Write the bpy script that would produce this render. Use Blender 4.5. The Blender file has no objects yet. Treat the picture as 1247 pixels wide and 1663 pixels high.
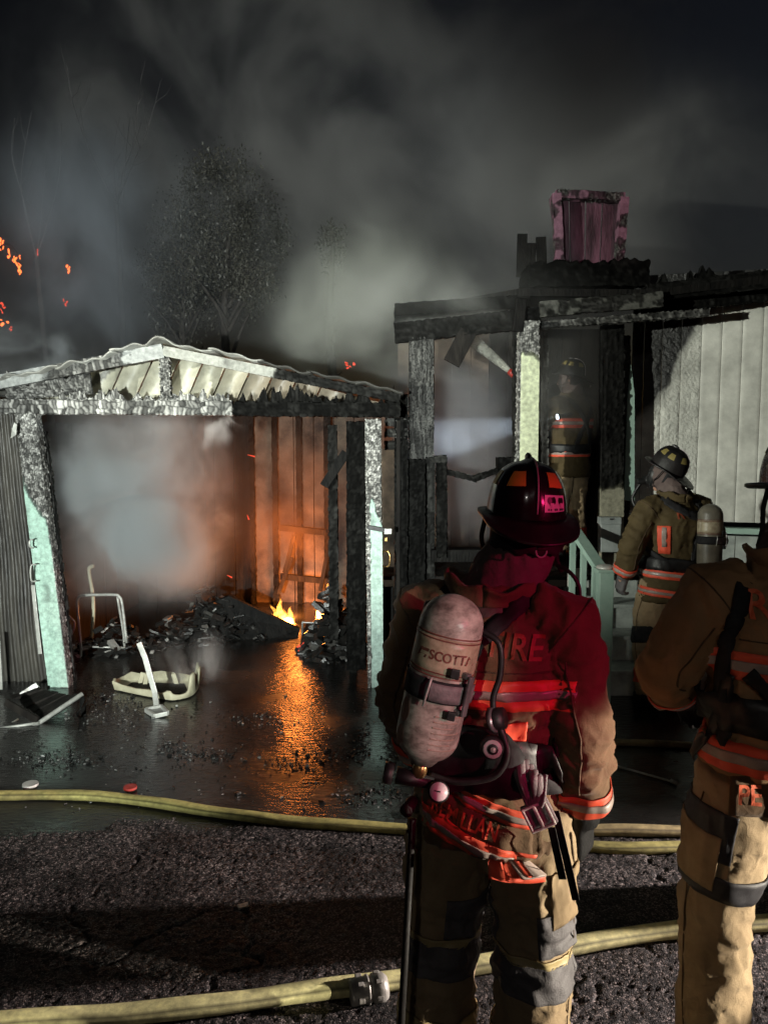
import bpy, bmesh, math, random
import numpy as np
from mathutils import Vector, Matrix
from mathutils.bvhtree import BVHTree
R = math.radians
random.seed(7); rng = np.random.default_rng(7)
sc = bpy.context.scene
C = sc.collection

# ------------------------------------------------------------------ camera, sky, lamps, exposure
CAM_Z, PITCH, F = 1.95, R(5.4), 1247.0
cam = bpy.data.cameras.new('camera'); camo = bpy.data.objects.new('camera', cam); C.objects.link(camo)
cam.sensor_fit = 'VERTICAL'; cam.sensor_height = 36.0; cam.lens = 36.0 * F / 1663.0
cam.clip_start = 0.05; cam.clip_end = 500
camo.location = (0, 0, CAM_Z); camo.rotation_euler = (math.pi / 2 - PITCH, 0, 0)
sc.camera = camo

world = bpy.data.worlds.new('World'); sc.world = world; world.use_nodes = True
wn = world.node_tree; wn.nodes.clear()
sky = wn.nodes.new('ShaderNodeTexSky'); sky.sky_type = 'NISHITA'; sky.sun_disc = False
sky.sun_elevation = R(-3.5); sky.sun_rotation = R(40)
bg = wn.nodes.new('ShaderNodeBackground'); bg.inputs['Strength'].default_value = 0.085
wo = wn.nodes.new('ShaderNodeOutputWorld')
wn.links.new(sky.outputs[0], bg.inputs[0]); wn.links.new(bg.outputs[0], wo.inputs[0])

def lamp(name, kind, loc, target, energy, color, size=0.05, cone=45, blend=0.4):
    l = bpy.data.lights.new(name, kind); l.energy = energy; l.color = color
    if kind == 'SUN': l.angle = size
    else: l.shadow_soft_size = size
    if kind == 'SPOT': l.spot_size = R(cone); l.spot_blend = blend
    o = bpy.data.objects.new(name, l); C.objects.link(o); o.location = loc
    if target is not None:
        o.rotation_euler = (Vector(target) - Vector(loc)).to_track_quat('-Z', 'Y').to_euler()
    return o
# faint added fill sun, then the fire engine's lamps and two added fill spots
lamp('fill_sun', 'SUN', (0, -5, 20), (1.5, 0, 18), 0.06, (1.0, 0.93, 0.86), R(2))  # added warm fill from behind the camera, lifts the dark parts
lamp('scene_floodlight', 'SPOT', (-7.5, -0.5, 2.5), (1.69, 7.2, 2.75), 4300, (0.97, 1.0, 0.88), 0.07, 28, 0.6)
lamp('driveway_floodlight', 'SPOT', (-1.15, -1.3, 1.75), (-1.95, 6.0, 2.55), 3300, (0.93, 1.0, 0.94), 0.06, 56, 0.6)
lamp('truck_headlight', 'SPOT', (7.0, 3.55, 1.5), (-0.6, 3.0, 0.10), 5600, (1.0, 0.86, 0.80), 0.04, 19.5, 0.5)
lamp('car_headlight', 'SPOT', (5.4, 0.62, 0.95), (0.62, 2.15, 0.72), 2900, (1.0, 0.90, 0.74), 0.03, 13.5, 0.25)
lamp('red_beacon', 'SPOT', (3.7, -1.7, 2.5), (0.22, 2.05, 1.38), 430, (1.0, 0.025, 0.17), 0.03, 12, 0.4)
lamp('tank_fill_spot', 'SPOT', (2.6, -2.2, 2.1), (0.08, 1.85, 1.38), 400, (1.0, 1.0, 0.88), 0.03, 7.0, 0.5)  # added neutral fill spot, aimed at the air cylinder
lamp('back_fill_spot', 'SPOT', (1.0, -3.6, 2.9), (1.24, 2.2, 1.45), 42, (1.0, 0.90, 0.78), 0.05, 10.5, 0.6)  # added dim spot to brighten the right firefighter's back
lamp('roof_beacon', 'SPOT', (2.2, -3.4, 3.2), (2.08, 7.0, 3.80), 330, (0.95, 0.05, 0.28), 0.04, 5.5, 0.8)
vs = sc.view_settings
vs.view_transform = 'Standard'; vs.look = 'None'; vs.exposure = 0.0; vs.gamma = 1.0; vs.use_curve_mapping = False
cy = sc.cycles
cy.use_denoising = True; cy.max_bounces = 6; cy.diffuse_bounces = 3; cy.glossy_bounces = 3
cy.volume_bounces = 2; cy.transparent_max_bounces = 12; cy.volume_step_rate = 1.6; cy.volume_max_steps = 160
cy.sample_clamp_indirect = 3.0

def at(u, v, Y):                       # world point at depth Y seen at photo pixel (u, v)
    a = (u - 623.5) / F; b = (831.5 - v) / F
    dy = math.cos(PITCH) + b * math.sin(PITCH); dz = -math.sin(PITCH) + b * math.cos(PITCH)
    return Vector((a * Y / dy, Y, CAM_Z + dz * Y / dy))
def gnd(u, v, z=0.0):
    a = (u - 623.5) / F; b = (831.5 - v) / F
    dy = math.cos(PITCH) + b * math.sin(PITCH); dz = -math.sin(PITCH) + b * math.cos(PITCH)
    t = (z - CAM_Z) / dz
    return Vector((a * t, dy * t, z))

# ------------------------------------------------------------------ numpy noise
def _hash(ix, iy, iz, s):
    n = (ix * 374761393 + iy * 668265263 + iz * 1274126177 + s * 974634777) & 0xffffffff
    n = ((n ^ (n >> 13)) * 1274126177) & 0xffffffff
    n = n ^ (n >> 16)
    return (n & 0xffffff) / float(0xffffff)
def vnoise(p, s=0):                    # value noise 0..1, p (n,3)
    p = np.asarray(p, float); i = np.floor(p).astype(np.int64); f = p - i; f = f * f * (3 - 2 * f)
    r = 0
    for dx in (0, 1):
        for dy in (0, 1):
            for dz in (0, 1):
                w = (f[:, 0] if dx else 1 - f[:, 0]) * (f[:, 1] if dy else 1 - f[:, 1]) * (f[:, 2] if dz else 1 - f[:, 2])
                r = r + w * _hash(i[:, 0] + dx, i[:, 1] + dy, i[:, 2] + dz, s)
    return r
def fbm(p, s=0, o=3):
    p = np.asarray(p, float); r = 0; a = 0.5; t = 0
    for k in range(o):
        r = r + a * vnoise(p, s + k * 17); t += a; a *= 0.5; p = p * 2.03 + 5.1
    return r / t
def sstep(a, b, x): t = np.clip((x - a) / (b - a), 0, 1); return t * t * (3 - 2 * t)

# ------------------------------------------------------------------ materials
MATS = {}
def nodes_of(name):
    m = bpy.data.materials.new(name); m.use_nodes = True
    nt = m.node_tree; nt.nodes.clear()
    out = nt.nodes.new('ShaderNodeOutputMaterial'); bs = nt.nodes.new('ShaderNodeBsdfPrincipled')
    nt.links.new(bs.outputs[0], out.inputs[0]); MATS[name] = m
    return m, nt, bs, out
def N(nt, t, **kw):
    n = nt.nodes.new(t)
    for k, v in kw.items():
        if k in n.inputs: n.inputs[k].default_value = v
        else: setattr(n, k, v)
    return n
def rgb(c): return (c[0], c[1], c[2], 1.0)
def mat(name, c1, c2=None, rough=0.6, scale=8, bump=0.2, bscale=60, metal=0.0, attr=False, stretch=(1, 1, 1), bdist=0.01, spec=0.5, coat=0.0, rvar=0.15, sheen=0.0, crumple=0.0):
    """base colour broken up by noise (or read from the mesh's own colours), roughness noise and fine bump"""
    m, nt, bs, out = nodes_of(name); L = nt.links.new
    tc = N(nt, 'ShaderNodeTexCoord'); mp = N(nt, 'ShaderNodeMapping'); mp.inputs['Scale'].default_value = stretch
    L(tc.outputs['Object'], mp.inputs[0])
    n1 = N(nt, 'ShaderNodeTexNoise', Scale=scale, Detail=6.0, Roughness=0.65); L(mp.outputs[0], n1.inputs['Vector'])
    if attr:
        at_ = N(nt, 'ShaderNodeVertexColor', layer_name='Col')
        mr = N(nt, 'ShaderNodeMapRange'); mr.inputs[1].default_value = 0.3; mr.inputs[2].default_value = 0.7
        mr.inputs[3].default_value = 0.6; mr.inputs[4].default_value = 1.3; L(n1.outputs['Fac'], mr.inputs[0])
        mx = N(nt, 'ShaderNodeVectorMath', operation='SCALE'); L(at_.outputs[0], mx.inputs[0]); L(mr.outputs[0], mx.inputs['Scale'])
        L(mx.outputs[0], bs.inputs['Base Color'])
    else:
        c2 = c2 or tuple(x * 0.6 for x in c1)
        cr = N(nt, 'ShaderNodeValToRGB'); cr.color_ramp.elements[0].position = 0.35; cr.color_ramp.elements[1].position = 0.65
        cr.color_ramp.elements[0].color = rgb(c2); cr.color_ramp.elements[1].color = rgb(c1)
        L(n1.outputs['Fac'], cr.inputs[0]); L(cr.outputs[0], bs.inputs['Base Color'])
    rr = N(nt, 'ShaderNodeMapRange'); rr.inputs[3].default_value = max(0.02, rough - rvar); rr.inputs[4].default_value = min(1, rough + rvar)
    n3 = N(nt, 'ShaderNodeTexNoise', Scale=scale * 2.7, Detail=4.0); L(mp.outputs[0], n3.inputs['Vector'])
    L(n3.outputs['Fac'], rr.inputs[0]); L(rr.outputs[0], bs.inputs['Roughness'])
    bs.inputs['Metallic'].default_value = metal; bs.inputs['Specular IOR Level'].default_value = spec
    bs.inputs['Coat Weight'].default_value = coat; bs.inputs['Sheen Weight'].default_value = sheen
    if bump:
        n2 = N(nt, 'ShaderNodeTexNoise', Scale=bscale, Detail=5.0); L(mp.outputs[0], n2.inputs['Vector'])
        b = N(nt, 'ShaderNodeBump', Strength=bump, Distance=bdist); L(n2.outputs['Fac'], b.inputs['Height']); L(b.outputs[0], bs.inputs['Normal'])
        if crumple:                     # small creases of stiff cloth
            n5 = N(nt, 'ShaderNodeTexNoise', Scale=24.0, Detail=3.0, Roughness=0.5, Distortion=0.8); L(mp.outputs[0], n5.inputs['Vector'])
            ab = N(nt, 'ShaderNodeMath', operation='PINGPONG'); ab.inputs[1].default_value = 0.5; L(n5.outputs['Fac'], ab.inputs[0])
            b2 = N(nt, 'ShaderNodeBump', Strength=0.55, Distance=crumple); L(ab.outputs[0], b2.inputs['Height']); L(b.outputs[0], b2.inputs['Normal']); L(b2.outputs[0], bs.inputs['Normal'])
    return m
def emis(name, color, strength, attr=False):
    m, nt, bs, out = nodes_of(name)
    bs.inputs['Base Color'].default_value = (0.02, 0.01, 0.01, 1)
    bs.inputs['Emission Strength'].default_value = strength
    if attr:
        a = N(nt, 'ShaderNodeVertexColor', layer_name='Col'); nt.links.new(a.outputs[0], bs.inputs['Emission Color'])
    else: bs.inputs['Emission Color'].default_value = rgb(color)
    return m

mat('char_paint', (0.3, 0.3, 0.3), attr=True, rough=0.6, scale=30, bump=0.5, bscale=120, bdist=0.006, spec=0.16)
mat('char_dark', (0.3, 0.3, 0.3), attr=True, rough=0.8, scale=30, bump=0.4, bscale=120, bdist=0.006, spec=0.03)
mat('char_black', (0.014, 0.013, 0.012), (0.006, 0.006, 0.006), rough=0.55, scale=14, bump=0.6, bscale=45, stretch=(1, 1, 0.35), bdist=0.015, spec=0.05)
mat('burnt_board', (0.024, 0.021, 0.018), (0.007, 0.006, 0.006), rough=0.7, scale=6, bump=0.5, bscale=30, stretch=(3, 3, 0.5), bdist=0.01, spec=0.12)
mat('interior_wall', (0.20, 0.145, 0.105), (0.016, 0.012, 0.010), rough=0.8, scale=2.6, bump=0.3, bscale=20)
mat('siding', (0.5, 0.5, 0.5), attr=True, rough=0.55, scale=3, bump=0.15, bscale=70)
mat('blistered', (0.5, 0.5, 0.5), attr=True, rough=0.5, scale=3, bump=0.9, bscale=38, bdist=0.02)
mat('green_paint', (0.36, 0.50, 0.43), (0.27, 0.40, 0.34), rough=0.5, scale=5, bump=0.15, bscale=50)
mat('step_paint', (0.42, 0.46, 0.43), (0.20, 0.22, 0.21), rough=0.6, scale=6, bump=0.2, bscale=40)
mat('gable_panel', (0.5, 0.5, 0.4), attr=True, rough=0.45, scale=5, bump=0.25, bscale=9, bdist=0.03)
mat('roof_metal', (0.40, 0.40, 0.37), (0.14, 0.135, 0.12), rough=0.5, scale=4, bump=0.3, bscale=14, metal=0.3, bdist=0.02)
mat('roof_sooty', (0.05, 0.048, 0.042), (0.018, 0.017, 0.015), rough=0.6, scale=5, bump=0.3, bscale=14, bdist=0.02)
mat('old_rafter', (0.38, 0.39, 0.38), (0.18, 0.18, 0.175), rough=0.7, scale=4, bump=0.4, bscale=30, stretch=(4, 4, 0.6))
mat('sooty_door', (0.060, 0.055, 0.045), (0.012, 0.011, 0.010), rough=0.5, scale=3, bump=0.4, bscale=12, stretch=(3, 3, 0.4), bdist=0.02)
mat('pale_metal', (0.58, 0.58, 0.54), (0.36, 0.36, 0.33), rough=0.42, scale=14, bump=0.25, bscale=60, metal=0.25)
mat('dull_steel', (0.34, 0.34, 0.33), (0.16, 0.15, 0.14), rough=0.4, scale=12, bump=0.3, bscale=70, metal=0.6)
mat('cream_plastic', (0.56, 0.53, 0.38), (0.38, 0.35, 0.24), rough=0.5, scale=7, bump=0.2, bscale=30)
mat('debris', (0.06, 0.06, 0.06), attr=True, rough=0.38, scale=22, bump=0.4, bscale=60, spec=0.6)
mat('hose_jacket', (0.5, 0.5, 0.2), attr=True, rough=0.75, scale=26, bump=0.35, bscale=260, bdist=0.004)
mat('coupling', (0.45, 0.44, 0.40), (0.28, 0.27, 0.24), rough=0.45, scale=20, bump=0.2, bscale=60, metal=0.25)
mat('coat_cloth', (0.16, 0.095, 0.048), (0.105, 0.060, 0.031), rough=0.8, scale=5, bump=0.5, bscale=420, bdist=0.003, spec=0.25, sheen=0.1, crumple=0.007)
mat('coat_brown', (0.34, 0.20, 0.10), (0.25, 0.145, 0.07), rough=0.8, scale=5, bump=0.5, bscale=420, bdist=0.003, spec=0.25, crumple=0.007)  # brighter copy of coat_cloth, its colour makes up for missing light
mat('coat_olive', (0.095, 0.068, 0.030), (0.062, 0.044, 0.020), rough=0.8, scale=7, bump=0.4, bscale=420, bdist=0.002, spec=0.25, crumple=0.007)
mat('trouser_cloth', (0.40, 0.295, 0.175), (0.26, 0.185, 0.105), rough=0.8, scale=5, bump=0.5, bscale=420, bdist=0.003, spec=0.25, sheen=0.1, crumple=0.008)
mat('black_cloth', (0.022, 0.021, 0.023), (0.010, 0.010, 0.011), rough=0.75, scale=14, bump=0.4, bscale=320, bdist=0.002, spec=0.3)
mat('knee_leather', (0.15, 0.14, 0.145), (0.09, 0.083, 0.086), rough=0.65, scale=9, bump=0.5, bscale=240, bdist=0.003, crumple=0.006)
mat('hood_cloth', (0.13, 0.095, 0.085), (0.09, 0.062, 0.058), rough=0.85, scale=10, bump=0.3, bscale=300, bdist=0.002, crumple=0.008)
mat('stripe_orange', (0.85, 0.115, 0.055), (0.70, 0.08, 0.04), rough=0.55, scale=10, bump=0.2, bscale=200, bdist=0.002)
mat('stripe_silver', (0.40, 0.33, 0.29), (0.29, 0.22, 0.19), rough=0.35, scale=16, bump=0.2, bscale=200, bdist=0.002)
mat('letter_orange', (0.36, 0.075, 0.03), (0.22, 0.04, 0.018), rough=0.6, scale=30, bump=0.2, bscale=200)
mat('letter_bright', (0.80, 0.15, 0.06), (0.62, 0.10, 0.04), rough=0.6, scale=30, bump=0.2, bscale=200)
mat('helmet_black', (0.016, 0.014, 0.014), (0.009, 0.008, 0.008), rough=0.2, scale=16, bump=0.05, bscale=30, coat=0.5, rvar=0.1)
mat('helmet_red', (0.16, 0.012, 0.012), (0.10, 0.008, 0.008), rough=0.25, scale=16, bump=0.05, bscale=30, coat=0.4)
mat('helmet_matte', (0.016, 0.014, 0.014), (0.009, 0.008, 0.008), rough=0.55, scale=16, bump=0.2, bscale=60, spec=0.3)
mat('seam', (0.11, 0.07, 0.038), (0.07, 0.045, 0.024), rough=0.9, scale=60, bump=0.4, bscale=300)
mat('brim_black', (0.020, 0.016, 0.016), (0.011, 0.010, 0.010), rough=0.42, scale=18, bump=0.3, bscale=90, bdist=0.003)
mat('patch_yellow', (0.75, 0.50, 0.06), (0.65, 0.42, 0.05), rough=0.35, scale=40, bump=0.1, bscale=200)
mat('sticker_white', (0.75, 0.72, 0.74), (0.66, 0.62, 0.65), rough=0.35, scale=30, bump=0)
mat('ink', (0.015, 0.012, 0.014), rough=0.4, scale=30, bump=0)
mat('brass', (0.55, 0.35, 0.14), (0.35, 0.2, 0.08), rough=0.3, scale=20, bump=0.1, metal=0.9)
mat('cylinder_wrap', (0.50, 0.45, 0.39), (0.12, 0.10, 0.085), rough=0.38, scale=19, bump=0.25, bscale=55, bdist=0.003, stretch=(1, 1, 1.6))
mat('cylinder_mark', (0.20, 0.07, 0.05), (0.13, 0.045, 0.035), rough=0.5, scale=40, bump=0)
mat('cylinder_band', (0.50, 0.43, 0.30), (0.26, 0.21, 0.14), rough=0.4, scale=20, bump=0.1)
mat('rubber', (0.014, 0.014, 0.015), (0.008, 0.008, 0.008), rough=0.5, scale=20, bump=0.3, bscale=80, bdist=0.003)
mat('grey_web', (0.20, 0.17, 0.175), (0.11, 0.095, 0.10), rough=0.6, scale=30, bump=0.4, bscale=200, bdist=0.003)
mat('skin', (0.48, 0.27, 0.19), (0.42, 0.22, 0.15), rough=0.55, scale=14, bump=0.15, bscale=150, bdist=0.002)
mat('hair', (0.03, 0.02, 0.014), rough=0.6, scale=60, bump=0.5, bscale=200)
mat('eye_white', (0.7, 0.68, 0.65), rough=0.2, bump=0)
mat('leaf', (0.085, 0.08, 0.062), (0.022, 0.022, 0.017), rough=0.5, scale=1.6, bump=0.1, bscale=30)
mat('bark', (0.06, 0.052, 0.045), (0.025, 0.02, 0.018), rough=0.85, scale=10, bump=0.6, bscale=30, stretch=(3, 3, 0.5))
mat('twig', (0.12, 0.11, 0.11), (0.05, 0.045, 0.045), rough=0.8, scale=10, bump=0.3, bscale=30)
mat('cylinder_dull', (0.20, 0.18, 0.14), (0.10, 0.09, 0.07), rough=0.4, scale=9, bump=0.2, bscale=55)
mat('mailbox', (0.30, 0.33, 0.32), (0.20, 0.22, 0.215), rough=0.5, scale=9, bump=0.15, bscale=40)
mat('bulb_glass', (0.8, 0.8, 0.75), rough=0.15, bump=0)
mat('box_red', (0.35, 0.03, 0.02), (0.2, 0.02, 0.015), rough=0.45, scale=6, bump=0.2)
def flame_mat():
    m = bpy.data.materials.new('flame'); m.use_nodes = True; nt = m.node_tree; nt.nodes.clear(); MATS['flame'] = m; L = nt.links.new
    out = nt.nodes.new('ShaderNodeOutputMaterial'); pv = N(nt, 'ShaderNodeVolumePrincipled', Density=0.0); L(pv.outputs[0], out.inputs['Volume'])
    pv.inputs['Emission Color'].default_value = (1.0, 0.36, 0.05, 1)
    tc = N(nt, 'ShaderNodeTexCoord'); n = N(nt, 'ShaderNodeTexNoise', Scale=22.0, Detail=3.0, Distortion=1.0); L(tc.outputs['Object'], n.inputs['Vector'])
    mr = N(nt, 'ShaderNodeMapRange'); mr.inputs[1].default_value = .35; mr.inputs[2].default_value = .62; mr.inputs[3].default_value = 12; mr.inputs[4].default_value = 130; L(n.outputs['Fac'], mr.inputs[0]); L(mr.outputs[0], pv.inputs['Emission Strength'])
flame_mat()
emis('ember', (1.0, 0.16, 0.03), 3.2)
emis('ember_dim', (1.0, 0.08, 0.03), 1.1)
emis('torch_lens', (0.75, 0.88, 1.0), 9.0)

# wet slab: concrete under a broken film of water
def wet_mat():
    m, nt, bs, out = nodes_of('wet_concrete'); L = nt.links.new
    tc = N(nt, 'ShaderNodeTexCoord')
    n1 = N(nt, 'ShaderNodeTexNoise', Scale=1.3, Detail=8.0, Roughness=0.62); L(tc.outputs['Object'], n1.inputs['Vector'])
    cr = N(nt, 'ShaderNodeValToRGB'); e = cr.color_ramp.elements
    e[0].position = 0.33; e[0].color = (0.006, 0.006, 0.006, 1); e[1].position = 0.72; e[1].color = (0.034, 0.034, 0.031, 1)
    L(n1.outputs['Fac'], cr.inputs[0]); L(cr.outputs[0], bs.inputs['Base Color'])
    r = N(nt, 'ShaderNodeValToRGB'); e = r.color_ramp.elements
    e[0].position = 0.42; e[0].color = (0.05, 0.05, 0.05, 1); e[1].position = 0.68; e[1].color = (0.42, 0.42, 0.42, 1)
    n2 = N(nt, 'ShaderNodeTexNoise', Scale=0.9, Detail=5.0); L(tc.outputs['Object'], n2.inputs['Vector']); L(n2.outputs['Fac'], r.inputs[0]); L(r.outputs[0], bs.inputs['Roughness'])
    mp = N(nt, 'ShaderNodeMapping'); mp.inputs['Scale'].default_value = (1, 2.6, 1); L(tc.outputs['Object'], mp.inputs[0])
    n3 = N(nt, 'ShaderNodeTexNoise', Scale=16.0, Detail=3.0); L(mp.outputs[0], n3.inputs['Vector'])
    n4 = N(nt, 'ShaderNodeTexNoise', Scale=120.0, Detail=3.0); L(tc.outputs['Object'], n4.inputs['Vector'])
    mu = N(nt, 'ShaderNodeMath', operation='MULTIPLY'); L(n4.outputs['Fac'], mu.inputs[0]); L(r.outputs[0], mu.inputs[1])
    ad = N(nt, 'ShaderNodeMath', operation='ADD'); L(n3.outputs['Fac'], ad.inputs[0]); L(mu.outputs[0], ad.inputs[1])
    b = N(nt, 'ShaderNodeBump', Strength=0.45, Distance=0.012); L(ad.outputs[0], b.inputs['Height']); L(b.outputs[0], bs.inputs['Normal'])
    bs.inputs['Specular IOR Level'].default_value = 0.6
wet_mat()
def asphalt_mat():
    m, nt, bs, out = nodes_of('asphalt'); L = nt.links.new
    tc = N(nt, 'ShaderNodeTexCoord')
    v = N(nt, 'ShaderNodeTexVoronoi', Scale=170.0); L(tc.outputs['Object'], v.inputs['Vector'])
    sep = N(nt, 'ShaderNodeSeparateColor'); L(v.outputs['Color'], sep.inputs[0])
    cr = N(nt, 'ShaderNodeValToRGB'); e = cr.color_ramp.elements
    e[0].position = 0.35; e[0].color = (0.018, 0.017, 0.018, 1); e[1].position = 0.95; e[1].color = (0.30, 0.25, 0.235, 1)
    k = e.new(0.7); k.color = (0.055, 0.047, 0.046, 1)
    L(sep.outputs[0], cr.inputs[0])
    n1 = N(nt, 'ShaderNodeTexNoise', Scale=1.7, Detail=6.0, Roughness=0.7); L(tc.outputs['Object'], n1.inputs['Vector'])
    mr = N(nt, 'ShaderNodeMapRange'); mr.inputs[1].default_value = 0.36; mr.inputs[2].default_value = 0.6; mr.inputs[3].default_value = 0.12; mr.inputs[4].default_value = 1.2
    L(n1.outputs['Fac'], mr.inputs[0])
    mx = N(nt, 'ShaderNodeVectorMath', operation='SCALE'); L(cr.outputs[0], mx.inputs[0]); L(mr.outputs[0], mx.inputs['Scale']); L(mx.outputs[0], bs.inputs['Base Color'])
    bs.inputs['Roughness'].default_value = 0.62; bs.inputs['Specular IOR Level'].default_value = 0.4
    b = N(nt, 'ShaderNodeBump', Strength=0.55, Distance=0.004, invert=True); L(v.outputs['Distance'], b.inputs['Height']); L(b.outputs[0], bs.inputs['Normal'])
asphalt_mat()
mat('soil', (0.035, 0.032, 0.028), (0.015, 0.014, 0.012), rough=0.9, scale=0.8, bump=0.4, bscale=8)

# ------------------------------------------------------------------ mesh helpers
class MB:
    def __init__(s): s.v = []; s.f = []
    def add(s, vs, fs):
        k = len(s.v); s.v += [tuple(p) for p in vs]; s.f += [tuple(k + i for i in f) for f in fs]; return s
    def box(s, c, size, rot=None, bevel=0.0):
        x, y, z = (d / 2 for d in size)
        b = min(bevel, x * 0.9, y * 0.9, z * 0.9)
        M = rot if rot is not None else Matrix.Identity(3)
        if b <= 0:
            vs = [M @ Vector((i * x, j * y, k * z)) + Vector(c) for i in (-1, 1) for j in (-1, 1) for k in (-1, 1)]
            return s.add(vs, [(0, 1, 3, 2), (4, 6, 7, 5), (0, 4, 5, 1), (2, 3, 7, 6), (0, 2, 6, 4), (1, 5, 7, 3)])
        bm = bmesh.new(); bmesh.ops.create_cube(bm, size=1)
        for w in bm.verts: w.co = Vector((w.co.x * 2 * x, w.co.y * 2 * y, w.co.z * 2 * z))
        bmesh.ops.bevel(bm, geom=list(bm.edges), offset=b, segments=2, affect='EDGES', profile=0.6)
        bm.verts.index_update()
        s.add([M @ w.co + Vector(c) for w in bm.verts], [[w.index for w in f.verts] for f in bm.faces]); bm.free(); return s
    def bar(s, p0, p1, w, t, up=(0, 1, 0), bevel=0.004):
        p0 = Vector(p0); p1 = Vector(p1); z = (p1 - p0).normalized(); y = Vector(up) - z * z.dot(Vector(up))
        y.normalize(); x = y.cross(z); M = Matrix((x, y, z)).transposed()
        return s.box((p0 + p1) / 2, (w, t, (p1 - p0).length), M, bevel)
    def tube(s, pts, rad, seg=10, ry=None, up=(0, 0, 1), cap=True, closed=False):
        pts = [Vector(p) for p in pts]; n = len(pts)
        rad = [rad] * n if isinstance(rad, (int, float)) else list(rad)
        rys = rad if ry is None else ([ry] * n if isinstance(ry, (int, float)) else list(ry))
        vs = []; fs = []; prev = None
        for i, p in enumerate(pts):
            t = (pts[min(i + 1, n - 1)] - pts[max(i - 1, 0)])
            if t.length < 1e-9: t = Vector((0, 0, 1))
            t.normalize()
            if prev is None:
                u = Vector(up)
                if abs(t.dot(u)) > 0.95: u = Vector((0, 1, 0))
                b = u - t * t.dot(u)
            else: b = prev - t * t.dot(prev)
            b.normalize(); prev = b; a = b.cross(t)
            for k in range(seg):
                th = 2 * math.pi * k / seg
                vs.append(p + a * (math.cos(th) * rad[i]) + b * (math.sin(th) * rys[i]))
        for i in range(n - 1):
            for k in range(seg):
                k2 = (k + 1) % seg
                fs.append((i * seg + k, i * seg + k2, (i + 1) * seg + k2, (i + 1) * seg + k))
        if cap: fs.append(tuple(range(seg))[::-1]); fs.append(tuple((n - 1) * seg + k for k in range(seg)))
        return s.add(vs, fs)
    def lathe(s, prof, seg=32, M=Matrix.Identity(4)):       # prof: (r, z)
        vs = [M @ Vector((r * math.cos(2 * math.pi * k / seg), r * math.sin(2 * math.pi * k / seg), z)) for r, z in prof for k in range(seg)]
        fs = [(i * seg + k, i * seg + (k + 1) % seg, (i + 1) * seg + (k + 1) % seg, (i + 1) * seg + k) for i in range(len(prof) - 1) for k in range(seg)]
        fs.append(tuple(range(seg))[::-1]); fs.append(tuple((len(prof) - 1) * seg + k for k in range(seg)))
        return s.add(vs, fs)
    def rings(s, rows, seg=28):                             # rows: (cx, cy, z, rx, ry)
        vs = [(cx + rx * math.cos(2 * math.pi * k / seg), cy + ry * math.sin(2 * math.pi * k / seg), z) for cx, cy, z, rx, ry in rows for k in range(seg)]
        fs = [(i * seg + k, i * seg + (k + 1) % seg, (i + 1) * seg + (k + 1) % seg, (i + 1) * seg + k) for i in range(len(rows) - 1) for k in range(seg)]
        fs.append(tuple(range(seg))[::-1]); fs.append(tuple((len(rows) - 1) * seg + k for k in range(seg)))
        return s.add(vs, fs)
    def ball(s, c, r, seg=14, rot=None):
        r = (r, r, r) if isinstance(r, (int, float)) else r
        M = rot if rot is not None else Matrix.Identity(3); n = seg // 2
        vs = []; fs = []
        for i in range(n + 1):
            ph = math.pi * (i + 0.02) / (n + 0.04)
            for k in range(seg):
                th = 2 * math.pi * k / seg
                vs.append(M @ Vector((r[0] * math.sin(ph) * math.cos(th), r[1] * math.sin(ph) * math.sin(th), -r[2] * math.cos(ph))) + Vector(c))
        for i in range(n):
            for k in range(seg): fs.append((i * seg + k, i * seg + (k + 1) % seg, (i + 1) * seg + (k + 1) % seg, (i + 1) * seg + k))
        fs.append(tuple(range(seg))[::-1]); fs.append(tuple(n * seg + k for k in range(seg)))
        return s.add(vs, fs)
    def mesh(s, name, m=None, smooth=False):
        me = bpy.data.meshes.new(name); me.from_pydata([tuple(p) for p in s.v], [], s.f); me.update()
        if m: me.materials.append(MATS[m])
        if smooth: me.polygons.foreach_set('use_smooth', [True] * len(me.polygons))
        return me
    def build(s, name, m, parent=None, smooth=False): return link(name, s.mesh(name, m, smooth), parent)

LOCAL = set()
def link(name, me, parent=None, label=None):
    o = bpy.data.objects.new(name, me); C.objects.link(o)
    if parent is not None:
        o.parent = parent
        if parent.name in LOCAL: LOCAL.add(o.name)          # built in the thing's own space
        else: o.matrix_parent_inverse = wmat(parent).inverted()
    if label: o['label'] = label
    return o
def wmat(o):
    M = Matrix.LocRotScale(o.location, o.rotation_euler, None)
    return M if o.parent is None else wmat(o.parent) @ o.matrix_parent_inverse @ M
def tag(o, label, cat, group=None):
    o['label'] = label; o['category'] = cat
    if group: o['group'] = group
    return o
def thing(name, label, cat, loc=(0, 0, 0), rz=0, group=None, local=False):
    o = bpy.data.objects.new(name, None); C.objects.link(o); o.location = loc; o.rotation_euler = (0, 0, rz)
    o.empty_display_size = 0.1
    if local: LOCAL.add(o.name)
    return tag(o, label, cat, group)
def struct(o): o['kind'] = 'structure'; return o
def setcol(me, cols):
    a = me.color_attributes.new('Col', 'FLOAT_COLOR', 'POINT')
    c = np.ones((len(me.vertices), 4), np.float32); c[:, :3] = cols; a.data.foreach_set('color', c.ravel())
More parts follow.
